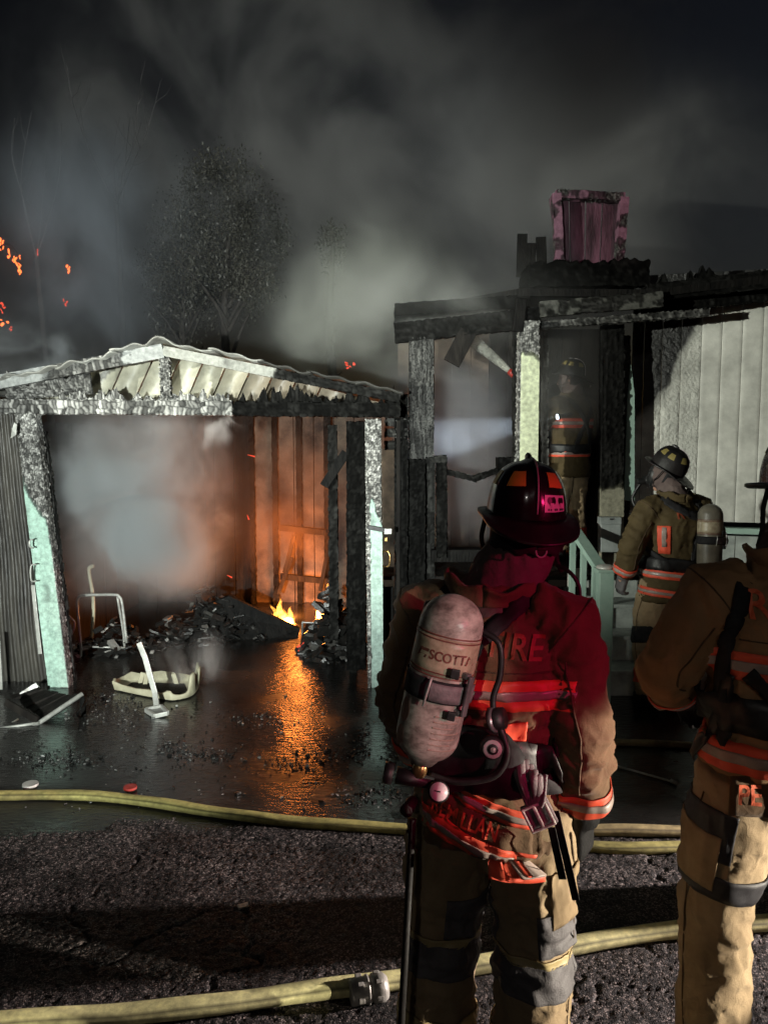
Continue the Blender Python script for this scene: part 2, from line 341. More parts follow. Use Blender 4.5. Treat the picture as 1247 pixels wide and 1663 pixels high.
def np_mesh(name, v, f, m, cols=None, smooth=False):
    me = bpy.data.meshes.new(name); v = np.asarray(v, np.float32); f = np.asarray(f, np.int32); k = f.shape[1]
    me.vertices.add(len(v)); me.vertices.foreach_set('co', v.ravel())
    me.loops.add(f.size); me.loops.foreach_set('vertex_index', f.ravel())
    me.polygons.add(len(f)); me.polygons.foreach_set('loop_start', np.arange(0, f.size, k, dtype=np.int32))
    try: me.polygons.foreach_set('loop_total', np.full(len(f), k, np.int32))
    except Exception: pass
    me.update(calc_edges=True)
    if smooth: me.polygons.foreach_set('use_smooth', np.ones(len(f), bool))
    me.materials.append(MATS[m])
    if cols is not None: setcol(me, cols)
    return me
def grid_idx(nu, nv):
    i, j = np.meshgrid(np.arange(nu - 1), np.arange(nv - 1), indexing='ij'); a = (i * nv + j).ravel()
    return np.stack([a, a + nv, a + nv + 1, a + 1], 1)

SEED = [0]
def charred(name, p0, p1, w, t, parent, paint=(0.5, 0.55, 0.48), char=None, res=0.013, ash=0.30, depth=0.010, cell=(0.055, 0.032), face=(0, -1, 0), m=None, ragged=0.0):
    """a timber from p0 to p1: plates of alligator char split by cracks where char(x, y, z) -> 1, its old paint elsewhere"""
    SEED[0] += 1; sd = SEED[0]
    m = m or ('char_paint' if ash > 0.05 else 'char_dark')
    p0 = Vector(p0); p1 = Vector(p1); Ln = (p1 - p0).length; z = (p1 - p0).normalized()
    y = -Vector(face); y = (y - z * z.dot(y)).normalized(); x = y.cross(z)
    h = np.array([w / 2, t / 2, Ln / 2]); V = []; Fc = []; k = 0
    for ax in range(3):
        u, v = [a for a in range(3) if a != ax]
        nu = max(2, int(2 * h[u] / res) + 1); nv = max(2, int(2 * h[v] / res) + 1)
        for sg in (-1, 1):
            gu, gv = np.meshgrid(np.linspace(-h[u], h[u], nu), np.linspace(-h[v], h[v], nv), indexing='ij')
            P = np.zeros((nu * nv, 3)); P[:, u] = gu.ravel(); P[:, v] = gv.ravel(); P[:, ax] = sg * h[ax]
            fi = grid_idx(nu, nv)
            if (sg > 0) == (ax == 1): fi = fi[:, ::-1]
            V.append(P); Fc.append(fi + k); k += len(P)
    P = np.concatenate(V); Fc = np.concatenate(Fc)
    n = np.sign(P) * (np.abs(np.abs(P) - h) < 1e-6); n /= np.maximum(np.linalg.norm(n, axis=1, keepdims=True), 1e-9)
    q = P.copy(); q[:, 2] += h[2]
    ch = np.ones(len(P)) if char is None else np.clip(char(q[:, 0], q[:, 1], q[:, 2]), 0, 1)
    nz = fbm(P * 9 + sd * 3.7, sd)
    ch = sstep(0.42, 0.58, ch + (nz - 0.5) * 0.7 * (ch > 0.02) * (ch < 0.98))
    # plates: jittered bricks across the grain
    across = np.where(np.abs(n[:, 0]) > 0.5, P[:, 1], P[:, 0]) + (fbm(P * (.9 / cell[1]), sd + 5, 2) - .5) * cell[1] * 1.5
    along = P[:, 2] + (fbm(P * (.8 / cell[0]), sd + 9, 2) - .5) * cell[0] * 1.4
    ia = np.floor(across / cell[1]); fa = across / cell[1] - ia
    al = along / cell[0] + _hash(ia.astype(np.int64), 0 * ia.astype(np.int64), 0 * ia.astype(np.int64), sd) * 7
    ib = np.floor(al); fb = al - ib
    e = np.minimum(np.minimum(fa, 1 - fa) * cell[1], np.minimum(fb, 1 - fb) * cell[0]) / (min(cell) * .30)
    crack = 1 - np.clip(e, 0, 1)
    hgt = _hash(ia.astype(np.int64), ib.astype(np.int64), 0 * ia.astype(np.int64), sd + 3)
    d = ch * (depth * (hgt * 0.9 - 0.55) - depth * 1.2 * crack) + (vnoise(P * 40, sd) - .5) * 0.003
    P = P + n * d[:, None]
    if ragged:
        rg = (fbm(np.stack([P[:, 2] * 24, P[:, 0] * 0, P[:, 2] * 0], 1), sd + 31) - 0.35) * ragged * 2.0
        top = (P[:, 0] > 0); P[:, 0] += np.where(top, rg * P[:, 0] / h[0], 0)
    g = ash * (0.12 + 1.15 * hgt ** 1.4) * (1 - 0.93 * crack) * (0.4 + 1.1 * fbm(P * 6, sd + 13)) + min(0.008, ash * .25)
    ashc = np.stack([g, g * 0.985, g * 0.93], 1)
    edge = (np.abs(ch - 0.5) < 0.35)[:, None]
    pc = np.array(paint)[None, :] * (0.82 + 0.3 * fbm(P * np.array([30, 30, 3]), sd + 2)[:, None]) * (1 - 0.5 * sstep(0.62, 0.75, fbm(P * 7, sd + 21)))[:, None]
    col = pc * (1 - ch[:, None]) + ashc * ch[:, None]; col = np.where(edge, col * 0.35, col)
    me = np_mesh(name, P, Fc, m, col)
    o = bpy.data.objects.new(name, me); C.objects.link(o)
    M = Matrix((x, y, z)).transposed().to_4x4(); M.translation = (p0 + p1) / 2
    if parent is not None: o.parent = parent; o.matrix_parent_inverse = wmat(parent).inverted()
    o.matrix_basis = M
    return o

mat('scorched_plank', (0.15, 0.07, 0.10), (0.02, 0.012, 0.015), rough=0.5, scale=3.5, bump=0.5, bscale=30, stretch=(3, 3, 0.6))
def spray_mat():
    m, nt, bs, out = nodes_of('water_spray'); L = nt.links.new
    tr = N(nt, 'ShaderNodeBsdfTransparent'); df = N(nt, 'ShaderNodeBsdfTranslucent'); df.inputs[0].default_value = (.85, .86, .78, 1); d2 = N(nt, 'ShaderNodeBsdfDiffuse'); d2.inputs[0].default_value = (.8, .8, .7, 1)
    tc = N(nt, 'ShaderNodeTexCoord'); n = N(nt, 'ShaderNodeTexNoise', Scale=25.0, Detail=4.0); L(tc.outputs['Object'], n.inputs['Vector'])
    mr = N(nt, 'ShaderNodeMapRange'); mr.inputs[1].default_value = .3; mr.inputs[2].default_value = .7; mr.inputs[3].default_value = .15; mr.inputs[4].default_value = .6; L(n.outputs['Fac'], mr.inputs[0])
    a = N(nt, 'ShaderNodeMixShader'); L(df.outputs[0], a.inputs[1]); L(d2.outputs[0], a.inputs[2])
    mx = N(nt, 'ShaderNodeMixShader'); L(mr.outputs[0], mx.inputs[0]); L(tr.outputs[0], mx.inputs[1]); L(a.outputs[0], mx.inputs[2]); L(mx.outputs[0], out.inputs[0])
spray_mat()
mat('sticker_dim', (0.5, 0.45, 0.46), (0.35, 0.3, 0.31), rough=0.4, bump=0)
mat('brass_dark', (0.12, 0.08, 0.04), rough=0.4, bump=0, metal=0.7)
mat('grey_metal', (0.26, 0.24, 0.25), (0.16, 0.15, 0.15), rough=0.35, scale=20, bump=0.1, metal=0.5)
mat('cylinder_print', (0.30, 0.20, 0.15), (0.36, 0.30, 0.25), rough=0.5, scale=160, bump=0)
mat('cylinder_decal', (0.36, 0.22, 0.17), (0.22, 0.12, 0.09), rough=0.5, scale=40, bump=0)
mat('pocket_cloth', (0.38, 0.28, 0.165), (0.25, 0.175, 0.10), rough=0.8, scale=7, bump=0.35, bscale=420, bdist=0.002, spec=0.25)
mat('stripe_tan', (0.50, 0.40, 0.20), (0.40, 0.31, 0.15), rough=0.5, scale=16, bump=0.2, bscale=200, bdist=0.002)
mat('black_panel', (0.045, 0.044, 0.05), (0.025, 0.024, 0.028), rough=0.55, scale=14, bump=0.4, bscale=320, bdist=0.002)
mat('dull_dark', (0.022, 0.020, 0.019), (0.010, 0.009, 0.009), rough=0.6, scale=12, bump=0.2, spec=0.2)
mat('glove_black', (0.012, 0.011, 0.012), (0.006, 0.006, 0.006), rough=0.7, scale=20, bump=0.5, bscale=200, bdist=0.003, spec=0.2, crumple=0.004)
mat('patch_dull', (0.30, 0.24, 0.08), (0.2, 0.16, 0.05), rough=0.5, scale=40, bump=0)
# ------------------------------------------------------------------ ground
me = MB().add([(-150, -80, -0.012), (150, -80, -0.012), (150, 220, -0.012), (-150, 220, -0.012)], [(0, 1, 2, 3)]).mesh('ground', 'soil')
struct(link('ground', me))
# asphalt: a fine relief of chips, potholed edge along the slab
nx, ny = 760, 300
gx, gy = np.meshgrid(np.linspace(-3.6, 4.2, nx), np.linspace(1.15, 4.02, ny), indexing='ij')
P = np.stack([gx.ravel(), gy.ravel(), np.zeros(nx * ny)], 1)
P[:, :2] += (rng.random((nx * ny, 2)) - .5) * 0.006
big = fbm(P * 1.1 + 3, 40, 4); fine = rng.random(nx * ny)
edge = sstep(3.45, 3.95, P[:, 1] + (fbm(P * 1.7, 44, 4) - .5) * 0.75)
crk = np.abs(fbm(P * np.array([1.1, 1.9, 1]) + 11, 51, 4) - 0.5)
P[:, 2] = 0.013 + (big - .5) * 0.028 + (fine - .5) * 0.0068 - edge * 0.030 - 0.011 * (1 - sstep(0.0, 0.005, crk))
o = struct(link('asphalt_yard', np_mesh('asphalt_yard', P, grid_idx(nx, ny), 'asphalt')))
me = MB().add([(-40, -40, -0.006), (40, -40, -0.006), (40, 4.1, -0.006), (-40, 4.1, -0.006)], [(0, 1, 2, 3)]).mesh('asphalt', 'asphalt')
struct(link('asphalt_road', me))
me = MB().add([(-9, 3.2, 0.0), (9, 3.2, 0.0), (9, 12, 0.0), (-9, 12, 0.0)], [(0, 1, 2, 3)]).mesh('slab', 'wet_concrete')
struct(link('wet_concrete_slab', me))

# ------------------------------------------------------------------ burned garage
GY = 6.0
ga = thing('burned_garage', 'small burned garage with open gable front, green door posts and fire inside', 'garage', (-1.4, GY, 0))
gt = (0.40, 0.58, 0.49)
# left door post leans, charred on top
charred('door_post', at(102, 1128, 5.95), at(45, 662, 5.95), 0.165, 0.10, ga, gt,
        lambda x, y, z: sstep(1.25, 1.75, z + x * 2.2) * 0.9 + 0.75 * sstep(0.058, 0.085, x), res=0.007, cell=(.024, .016), ash=.5, depth=.008)
charred('door_trim', at(122, 1120, 6.05), at(72, 700, 6.05), 0.05, 0.05, ga, gt, None, ash=0.05)
charred('door_post', at(610, 1118, 5.95), at(606, 680, 5.95), 0.125, 0.10, ga, (0.42, 0.56, 0.50),
        lambda x, y, z: sstep(1.35, 1.60, z + x * 2.5) + 0.8 * sstep(0.012, 0.04, -x), res=0.007, cell=(.022, .017), ash=.5, depth=.008)
charred('door_jamb_board', at(579, 1085, 6.12), at(579, 684, 6.12), 0.16, 0.14, ga, gt, None, ash=0.010)
# tie beam: left half ash-white, right half black
charred('tie_beam', at(380, 663, 5.93), at(-40, 660, 5.93), 0.115, 0.10, ga, gt, None, ash=0.50, cell=(0.034, 0.055), res=.007, depth=.007)
charred('tie_beam', at(650, 666, 5.95), at(381, 664, 5.95), 0.115, 0.09, ga, gt, None, ash=0.012)
charred('ragged_siding_stub', at(372, 653, 5.98), at(95, 651, 5.98), 0.07, 0.03, ga, gt, None, ash=0.5, cell=(0.016, 0.03), ragged=0.08, res=0.008)
charred('ragged_siding_stub', at(150, 625, 6.0), at(10, 636, 6.0), 0.14, 0.03, ga, gt, None, ash=0.26, cell=(0.022, 0.018), ragged=0.10, res=0.010)
charred('ragged_siding_stub', at(640, 656, 6.0), at(374, 656, 6.0), 0.06, 0.03, ga, gt, None, ash=0.015, cell=(0.03, 0.04), ragged=0.14, res=0.010)
charred('king_post', at(271, 648, 5.96), at(268, 566, 5.96), 0.085, 0.07, ga, gt, None, ash=0.40, cell=(0.022, 0.016), depth=0.02, res=0.007)
# rafters
apex = at(266, 566, 5.94)
charred('rafter', at(266, 570, 5.94), at(-60, 632, 5.94), 0.105, 0.05, ga, (0.34, 0.35, 0.34), lambda x, y, z: 0.35 + 0 * z + 0.35 * sstep(0.25, 0.4, z) * sstep(1.0, 0.8, z), ash=0.3, cell=(0.03, 0.12), depth=0.004, res=.009)
charred('rafter', at(650, 647, 5.94), at(266, 570, 5.94), 0.075, 0.05, ga, (0.34, 0.34, 0.31), lambda x, y, z: sstep(1.15, 0.75, z), ash=0.02, depth=0.008)
# gable panels: slanted pale metal sheets a hand's breadth behind the truss
def gable_panel(u0, u1, sl=34, first=False):
    sd = int(u0)
    nu, nv = 14, 22; V = []; cols = []
    for i in range(nu):
        for j in range(nv):
            s, t = i / (nu - 1), j / (nv - 1)
            u = u0 + (u1 - u0) * s
            top = 566 + abs(u - 266) * (0.225 if u > 266 else 0.19) ; bot = 662
            v = top + (bot - top) * t
            p = at(u - sl * (v - 575) / 75, v, 6.26)
            p.y += 0.05 * math.sin(math.pi * s) - 0.010 * (s < 0.07 or s > 0.93) + 0.05 * float(fbm(np.array([[u * .03, v * .03, 2]]), 3)[0])
            V.append(p)
            q = np.array([[u * 0.03, v * 0.03, 1.0]])
            f1 = float(fbm(q * 1.5, 8)[0]); 
            soot = float(sstep(330, 470, np.array(u + 60 * (f1 - .5)))) * 0.85
            base = np.array((0.47, 0.455, 0.36)) * (0.55 + 0.8 * f1)
            k = base * (1 - soot) + np.array((0.16, 0.125, 0.09)) * soot
            st = abs((u - 185) + (v - 600) * 0.9 + 30 * (f1 - .5))
            if st < 9 and v < 640: k = k * 0.25
            cols.append(k)
    me = np_mesh('gable_panel', V, grid_idx(nu, nv), 'gable_panel', np.array(cols))
    return link('gable_panel', me, ga)
us = [62, 112, 160, 208, 252, 296, 336, 376, 418, 458, 500, 545, 600, 660]
for a, b in zip(us[:-1], us[1:]): gable_panel(a + 1.2, b - 1.2)
# roof sheets, corrugated along the ridge, lips bent at the front edge
def roof_sheet(s0, s1, side, y0, y1, m='roof_metal', lift=0.0):
    nu, nv = 36, 12; V = []
    e = at(655, 640, 5.9) if side > 0 else at(-70, 626, 5.9); a0 = at(264, 553, 5.9)
    sd = random.randint(0, 999)
    for i in range(nu):
        for j in range(nv):
            s = s0 + (s1 - s0) * i / (nu - 1); y = y0 + (y1 - y0) * j / (nv - 1)
            p = a0.lerp(e, s); p.y = y
            w = 0.008 * math.sin(s * 62) ; front = max(0, 1 - (y - y0) / 0.35)
            wob = float(vnoise(np.array([[s * 14, y * 2, sd * 0.1]]), 6)[0]) - 0.4
            p.z += w + lift + front * 0.045 * wob + 0.02 * (float(vnoise(np.array([[s * 3, y, 0.5]]), 9)[0]) - .5)
            p.y += front * (float(vnoise(np.array([[s * 9, 0.3, sd * 1.0]]), 16)[0]) - .5) * 0.10
            V.append(p)
    me = np_mesh('roof_sheet', V, grid_idx(nu, nv), m, smooth=True)
    o = link('roof_sheet', me, ga); md = o.modifiers.new('thick', 'SOLIDIFY'); md.thickness = 0.012; return o
for i, (a, b) in enumerate([(0, .22), (.2, .42), (.4, .62), (.6, .82), (.8, 1.0)]): roof_sheet(a, b, 1, 5.82, 9.2, 'roof_sooty' if a > .35 else 'roof_metal', lift=0.010 * (i % 2))
for i, (a, b) in enumerate([(0, .24), (.22, .5), (.48, .76), (.74, 1.05)]): roof_sheet(a, b, -1, 5.84, 9.2, lift=(0.010 * (i % 2) - 0.005) if a < .2 else -.035)
# interior walls
BX0, BX1, BY = -2.95, 0.12, 9.1
for i in range(13):
    x0 = BX0 + (BX1 - BX0) * i / 13; x1 = BX0 + (BX1 - BX0) * (i + 1) / 13 - 0.008
    MB().box(((x0 + x1) / 2, BY + random.uniform(-.006, .006), 1.25), (x1 - x0, 0.03, 2.5), bevel=0.004).build('wall_board', 'interior_wall' if i > 5 else 'burnt_board', ga)
for i in range(8):
    y0 = 6.2 + i * 0.36
    if i not in (2, 5): MB().box((BX1 + random.uniform(-.005, .005), y0 + .17, 1.05), (0.03, 0.35, 2.1), bevel=0.004).build('wall_board', 'burnt_board', ga)
    MB().box((BX0, y0 + .17, 1.05), (0.03, 0.35, 2.1), bevel=0.004).build('wall_board', 'burnt_board', ga)
for u, y, w in ((447, 8.95, .07), (486, 8.97, .07), (532, 8.9, .09), (410, 8.98, .06), (330, 8.98, .06)):
    x = at(u, 800, y).x; charred('stud', (x, y, 0), (x, y, 2.45), w, 0.07, ga, ash=0.02, res=0.03)
for v, u0, u1 in ((857, 455, 530), (936, 455, 535)):
    MB().bar(at(u0, v, 8.86), at(u1, v + 8, 8.84), 0.07, 0.05).build('wall_rail', 'burnt_board', ga)
for u0, v0, u1, v1 in ((462, 930, 478, 870), (452, 965, 474, 905), (520, 960, 530, 905)):
    MB().bar(at(u0, v0, 8.7), at(u1, v1, 8.75), 0.045, 0.03).build('loose_lath', 'burnt_board', ga)
charred('stud', at(543, 1040, 6.7), at(540, 690, 6.7), 0.085, 0.09, ga, ash=0.02, res=0.02)
charred('stud', at(574, 1100, 6.35), at(570, 700, 6.35), 0.07, 0.1, ga, ash=0.02, res=0.02)
MB().bar(at(526, 790, 6.65), at(562, 735, 6.7), 0.08, 0.06).build('burnt_brace', 'char_black', ga)

# flames and firelight
fl = thing('flames', 'yellow flames rising behind the leaning black panel', 'fire', at(462, 1010, 8.0))
def flame(u, v, h, r, lean, Y=8.0):
    b = at(u, v, Y); n = 16; pts = []; rad = []
    for i in range(n):
        t = i / (n - 1); pts.append(Vector((lean * t * t * h + 0.014 * math.sin(t * 9 + u), 0.01 * math.cos(t * 7), h * t)))
        rad.append(max(0.001, r * (math.sin(math.pi * min(1, (t * 0.8 + 0.2))) ** 0.8) * (1 - 0.35 * t)))
    o = link('flame_tongue', MB().tube(pts, rad, 14).mesh('flame_tongue', 'flame', True)); o.location = b
    o.parent = fl; o.matrix_parent_inverse = wmat(fl).inverted(); return o
flame(458, 1016, 0.30, 0.046, -0.10); flame(449, 1010, 0.19, 0.030, -0.3); flame(468, 1016, 0.21, 0.040, 0.2); flame(474, 1010, 0.07, 0.016, 0.6); flame(461, 1012, .16, .022, .1, 8.05)
for k_ in range(9): flame(random.uniform(442, 484), random.uniform(1008, 1018), random.uniform(.06, .16), random.uniform(.010, .022), random.uniform(-.4, .5), random.uniform(7.9, 8.15))
pos = at(466, 978, 8.12)
for nm, p, e, s in (('firelight', at(468, 990, 8.35), 60, 0.06), ('firelight', at(480, 880, 8.45), 34, 0.12), ('firelight', at(520, 985, 8.7), 18, 0.05), ('firelight', at(492, 1040, 7.6), 0.8, 0.03)):
    lamp(nm, 'POINT', p, None, e, (1.0, 0.27, 0.045), s)

# leaning panel, heap and wreckage inside
pn = MB(); a = at(372, 968, 7.45); b = at(487, 1022, 7.5); c_ = at(470, 1092, 7.2); d = at(300, 1085, 7.15); e = at(318, 990, 7.4)
th = Vector((0, 0.03, 0.01)); pts = [a, b, c_, d, e]
pn.add(pts + [p + th for p in pts], [(0, 1, 2, 3, 4), (9, 8, 7, 6, 5)] + [(i, (i + 1) % 5, (i + 1) % 5 + 5, i + 5) for i in range(5)])
tag(pn.build('fallen_panel', 'char_black'), 'large black burned panel leaning in front of the flames', 'panel')

def lump(n, c, spread, zt, name, label, cat, m='debris', bright=0.25, smin=0.015, smax=0.07, kind='stuff', tall=1.0):
    mb = MB(); cols = []
    for i in range(n):
        r = random.random() ** 0.7; a = random.uniform(0, 6.28)
        x = c[0] + math.cos(a) * r * spread[0]; y = c[1] + math.sin(a) * r * spread[1]
        z = c[2] + random.random() * zt * (1 - r) ** tall + 0.01
        s = random.uniform(smin, smax); M = Matrix.Rotation(random.uniform(0, 6.3), 3, 'Z') @ Matrix.Rotation(random.uniform(-.9, .9), 3, 'X') @ Matrix.Rotation(random.uniform(-.6, .6), 3, 'Y')
        k0 = len(mb.v); mb.box((x, y, z), (s * random.uniform(.7, 2.2), s * random.uniform(.4, 1), s * random.uniform(.08, .5)), M)
        g = 0.015 if random.random() < 0.8 else random.uniform(0.05, bright)
        cols += [[g, g * .97, g * .9]] * (len(mb.v) - k0)
    me = mb.mesh(name, m); setcol(me, np.array(cols)); o = link(name, me)
    if kind: o['kind'] = kind
    tag(o, label, cat); return o
lump(520, at(190, 1075, 7.0) * 1, (0.62, 0.42), 0.42, 'rubble', 'heap of black burned rubble in the garage doorway', 'rubble', bright=0.55)
lump(420, Vector((-1.75, 7.45, 0)), (0.6, 0.35), 0.6, 'rubble', 'dark burned heap deep inside the garage', 'rubble', bright=0.2)
lump(420, at(540, 1085, 7.0), (0.34, 0.5), 0.85, 'rubble', 'tall scorched heap by the inner right garage wall', 'rubble', bright=0.10, smin=.03, smax=.13, tall=0.8)
lump(60, at(505, 1075, 6.9), (0.14, 0.15), 0.16, 'rubble', 'small glowing pile of rubbish below the fire', 'rubble', bright=0.4)
# chips strewn on the wet slab
ch = MB(); cols = []
for i in range(1300):
    u = random.uniform(0, 640); v = random.uniform(1125, 1320) ; p = gnd(u, v, 0.002)
    if random.random() < 0.8:
        cu, cv = random.choice([(280, 1215), (180, 1165), (60, 1230), (470, 1240), (560, 1225), (420, 1170), (200, 1140), (600, 1290), (330, 1225), (110, 1235)])
        p = gnd(cu + random.gauss(0, 34), cv + random.gauss(0, 9), 0.002)
    if p.y < 3.9: continue
    s = random.uniform(.003, .010) * (2.0 if random.random() < .06 else 1); k0 = len(ch.v)
    ch.box(p + Vector((0, 0, s * .3)), (s * random.uniform(.7, 2), s, s * .6), Matrix.Rotation(random.uniform(0, 6), 3, 'Z') @ Matrix.Rotation(random.uniform(-.4, .4), 3, 'X'))
    g = 0.012 if random.random() < .72 else random.uniform(.04, .3); cols += [[g, g, g * .95]] * (len(ch.v) - k0)
me = ch.mesh('charcoal_chips', 'debris'); setcol(me, np.array(cols)); o = link('charcoal_chips', me); o['kind'] = 'stuff'
tag(o, 'charcoal chips and splinters scattered over the wet slab', 'debris')

def rod_thing(name, label, cat, chains, m, group=None):
    t = thing(name, label, cat, Vector(chains[0][1][0]) * 1)
    t.location.z = 0.0
    for pn_, pts, r in chains: MB().tube(smooth_path(pts, 4), r, 8).build(pn_, m, t, True)
    return t
def smooth_path(pts, n=6):
    pts = [Vector(p) for p in pts]
    if len(pts) < 3: return pts
    out = []
    for i in range(len(pts) - 1):
        p0 = pts[max(i - 1, 0)]; p1 = pts[i]; p2 = pts[i + 1]; p3 = pts[min(i + 2, len(pts) - 1)]
        for k in range(n):
            t = k / n
            out.append(0.5 * ((2 * p1) + (p2 - p0) * t + (2 * p0 - 5 * p1 + 4 * p2 - p3) * t * t + (3 * p1 - p0 - 3 * p2 + p3) * t ** 3))
    out.append(pts[-1]); return out
Yc = 6.75
ck = rod_thing('chair_frame', 'burned-out tubular chair frame standing in rubble behind the leaning post', 'chair frame', [
    ('back_tube', [at(132, 1066, Yc), at(131, 1040, Yc), at(126, 985, Yc), at(127, 973, Yc), at(136, 967, Yc), at(185, 966, Yc), at(194, 969, Yc), at(199, 982, Yc), at(206, 1044, Yc)], 0.013),
    ('leg', [at(191, 969, Yc + .04), at(201, 1030, Yc + .1), at(203, 1062, Yc + .15)], 0.011),
    ('leg', [at(104, 995, Yc + .1), at(122, 1012, Yc), at(113, 1038, Yc + .05)], 0.010),
    ('stretcher', [at(131, 1050, Yc + .05), at(204, 1052, Yc + .08)], 0.009)], 'pale_metal')
pl = rod_thing('bent_pipe', 'pale bent pipe sticking up behind the chair frame', 'pipe', [('pipe', [at(147, 1055, 7.0), at(152, 1000, 7.0), at(151, 965, 7.0), at(145, 932, 7.0), at(146, 922, 7.0), at(153, 919, 7.0)], 0.018)], 'cream_plastic')
rod_thing('chair_frame', 'small metal chair frame beside the glowing rubbish', 'chair frame', [
    ('back_tube', [at(492, 1045, 7.0), at(491, 1013, 7.0), at(496, 1011, 7.0), at(519, 1012, 7.0), at(524, 1015, 7.0), at(523, 1042, 7.0)], 0.010),
    ('leg', [at(523, 1042, 7.0), at(520, 1065, 7.0)], 0.009), ('leg', [at(492, 1045, 7.0), at(494, 1066, 7.0)], 0.009)], 'dull_steel')
# broken tray
tr = thing('broken_tray', 'broken cream plastic tray lying burned on the wet slab', 'tray', gnd(255, 1130))
def tray():
    nu = 40; V = []; Fq = []; base = [gnd(189, 1120, .01), gnd(262, 1134, .01), gnd(285, 1136, .01), gnd(312, 1128, .01), gnd(318, 1108, .02), gnd(262, 1103, .01), gnd(205, 1106, .01)]
    b = smooth_path(base + [base[0]], 8); n = len(b); c = sum(b, Vector()) / n
    for i, p in enumerate(b):
        o_ = (p - c).normalized(); f = float(vnoise(np.array([[i * .5, 0, 0]]), 3)[0])
        hgt = 0.065 * (0.55 + 0.7 * f) + (0.10 if 20 < i < 36 and f > .45 else 0)
        for q in (p - o_ * .10, p, p + o_ * .012 + Vector((0, 0, hgt)), p + o_ * .03 + Vector((0, 0, hgt - .004)), p + o_ * .012 + Vector((0, 0, 0.0))): V.append(q)
    for i in range(n - 1):
        for k in range(4): Fq.append((i * 5 + k, (i + 1) * 5 + k, (i + 1) * 5 + k + 1, i * 5 + k + 1))
    return np_mesh('rim', V, Fq, 'cream_plastic')
link('rim', tray(), tr)
MB().add([gnd(200, 1117, .015), gnd(262, 1130, .015), gnd(306, 1124, .02), gnd(300, 1110, .02), gnd(215, 1108, .015)], [(0, 1, 2, 3, 4)]).build('burned_base', 'char_black', tr)
for u, v in ((236, 1112), (242, 1110), (228, 1110), (288, 1112)):
    MB().bar(gnd(u, v, .01), gnd(u, v, .01) + Vector((.03 * random.uniform(-1, 1), 0, .09)), .035, .012).build('shard', 'cream_plastic', tr)
# bent stand
st = thing('bent_stand', 'bent white metal post rising from a square foot plate', 'stand', gnd(254, 1155))
q = [gnd(255, 1150, .02), at(252, 1125, gnd(255, 1150).y), at(236, 1068, gnd(255, 1150).y + .05), at(227, 1046, gnd(255, 1150).y + .07)]
mb = MB()
for a_, b_ in zip(q[:-1], q[1:]): mb.bar(a_, b_ + (b_ - a_).normalized() * .012, .040, .014, (0, -1, 0))
mb.build('post', 'pale_metal', st)
fp = [gnd(237, 1153, .02), gnd(252, 1163, .015), gnd(273, 1158, .03), gnd(262, 1147, .03)]
mb = MB()
for i in range(4): mb.bar(fp[i], fp[(i + 1) % 4], .022, .03, (0, 0, 1))
mb.build('foot_frame', 'pale_metal', st)
MB().add([p + Vector((0, 0, -.004)) for p in fp], [(0, 1, 2, 3)]).build('foot_plate', 'dull_steel', st)
# collapsed table on the left
tb = thing('collapsed_table', 'collapsed burned table with pale tubular edge lying in the wet', 'table', gnd(60, 1200))
T0, T1, T2, T3 = at(-60, 1262, 4.85), at(135, 1131, 5.3), at(60, 1118, 5.75), at(-140, 1180, 5.6)
for i in range(6):
    s0, s1 = i / 6 + .01, (i + 1) / 6 - .012; w = random.uniform(-.012, .012)
    pts = [T0.lerp(T3, s0), T1.lerp(T2, s0), T1.lerp(T2, s1), T0.lerp(T3, s1)]; pts = [p + Vector((0, 0, w)) for p in pts]
    MB().add(pts + [p - Vector((0, 0, .02)) for p in pts], [(0, 1, 2, 3), (7, 6, 5, 4)] + [(j, j + 4, (j + 1) % 4 + 4, (j + 1) % 4) for j in range(4)]).build('plank', 'burnt_board', tb)
MB().tube([T0 + Vector((0, 0, .02)), T1 + Vector((0, 0, .02))], 0.017, 8).build('edge_tube', 'pale_metal', tb, True)
MB().tube([at(-20, 1186, 5.05), at(64, 1174, 5.1)], 0.010, 8).build('brace_tube', 'pale_metal', tb, True)
MB().tube([at(-20, 1200, 5.0), at(30, 1168, 5.2)], 0.008, 8).build('brace_tube', 'pale_metal', tb, True)
MB().bar(at(62, 1170, 5.1), at(10, 1140, 5.2), .05, .02).build('broken_board', 'burnt_board', tb)
MB().tube([T1, Vector((T1.x, T1.y, 0))], 0.02, 8).build('leg', 'char_black', tb, True)
MB().tube([T0, Vector((T0.x, T0.y, 0))], 0.02, 8).build('leg', 'char_black', tb, True)
MB().tube(smooth_path([gnd(131, 1165), gnd(126, 1160, .09), gnd(133, 1150, .16), gnd(138, 1140, .1)], 4), 0.008, 6).build('bent_bracket', 'char_black', tb, True)
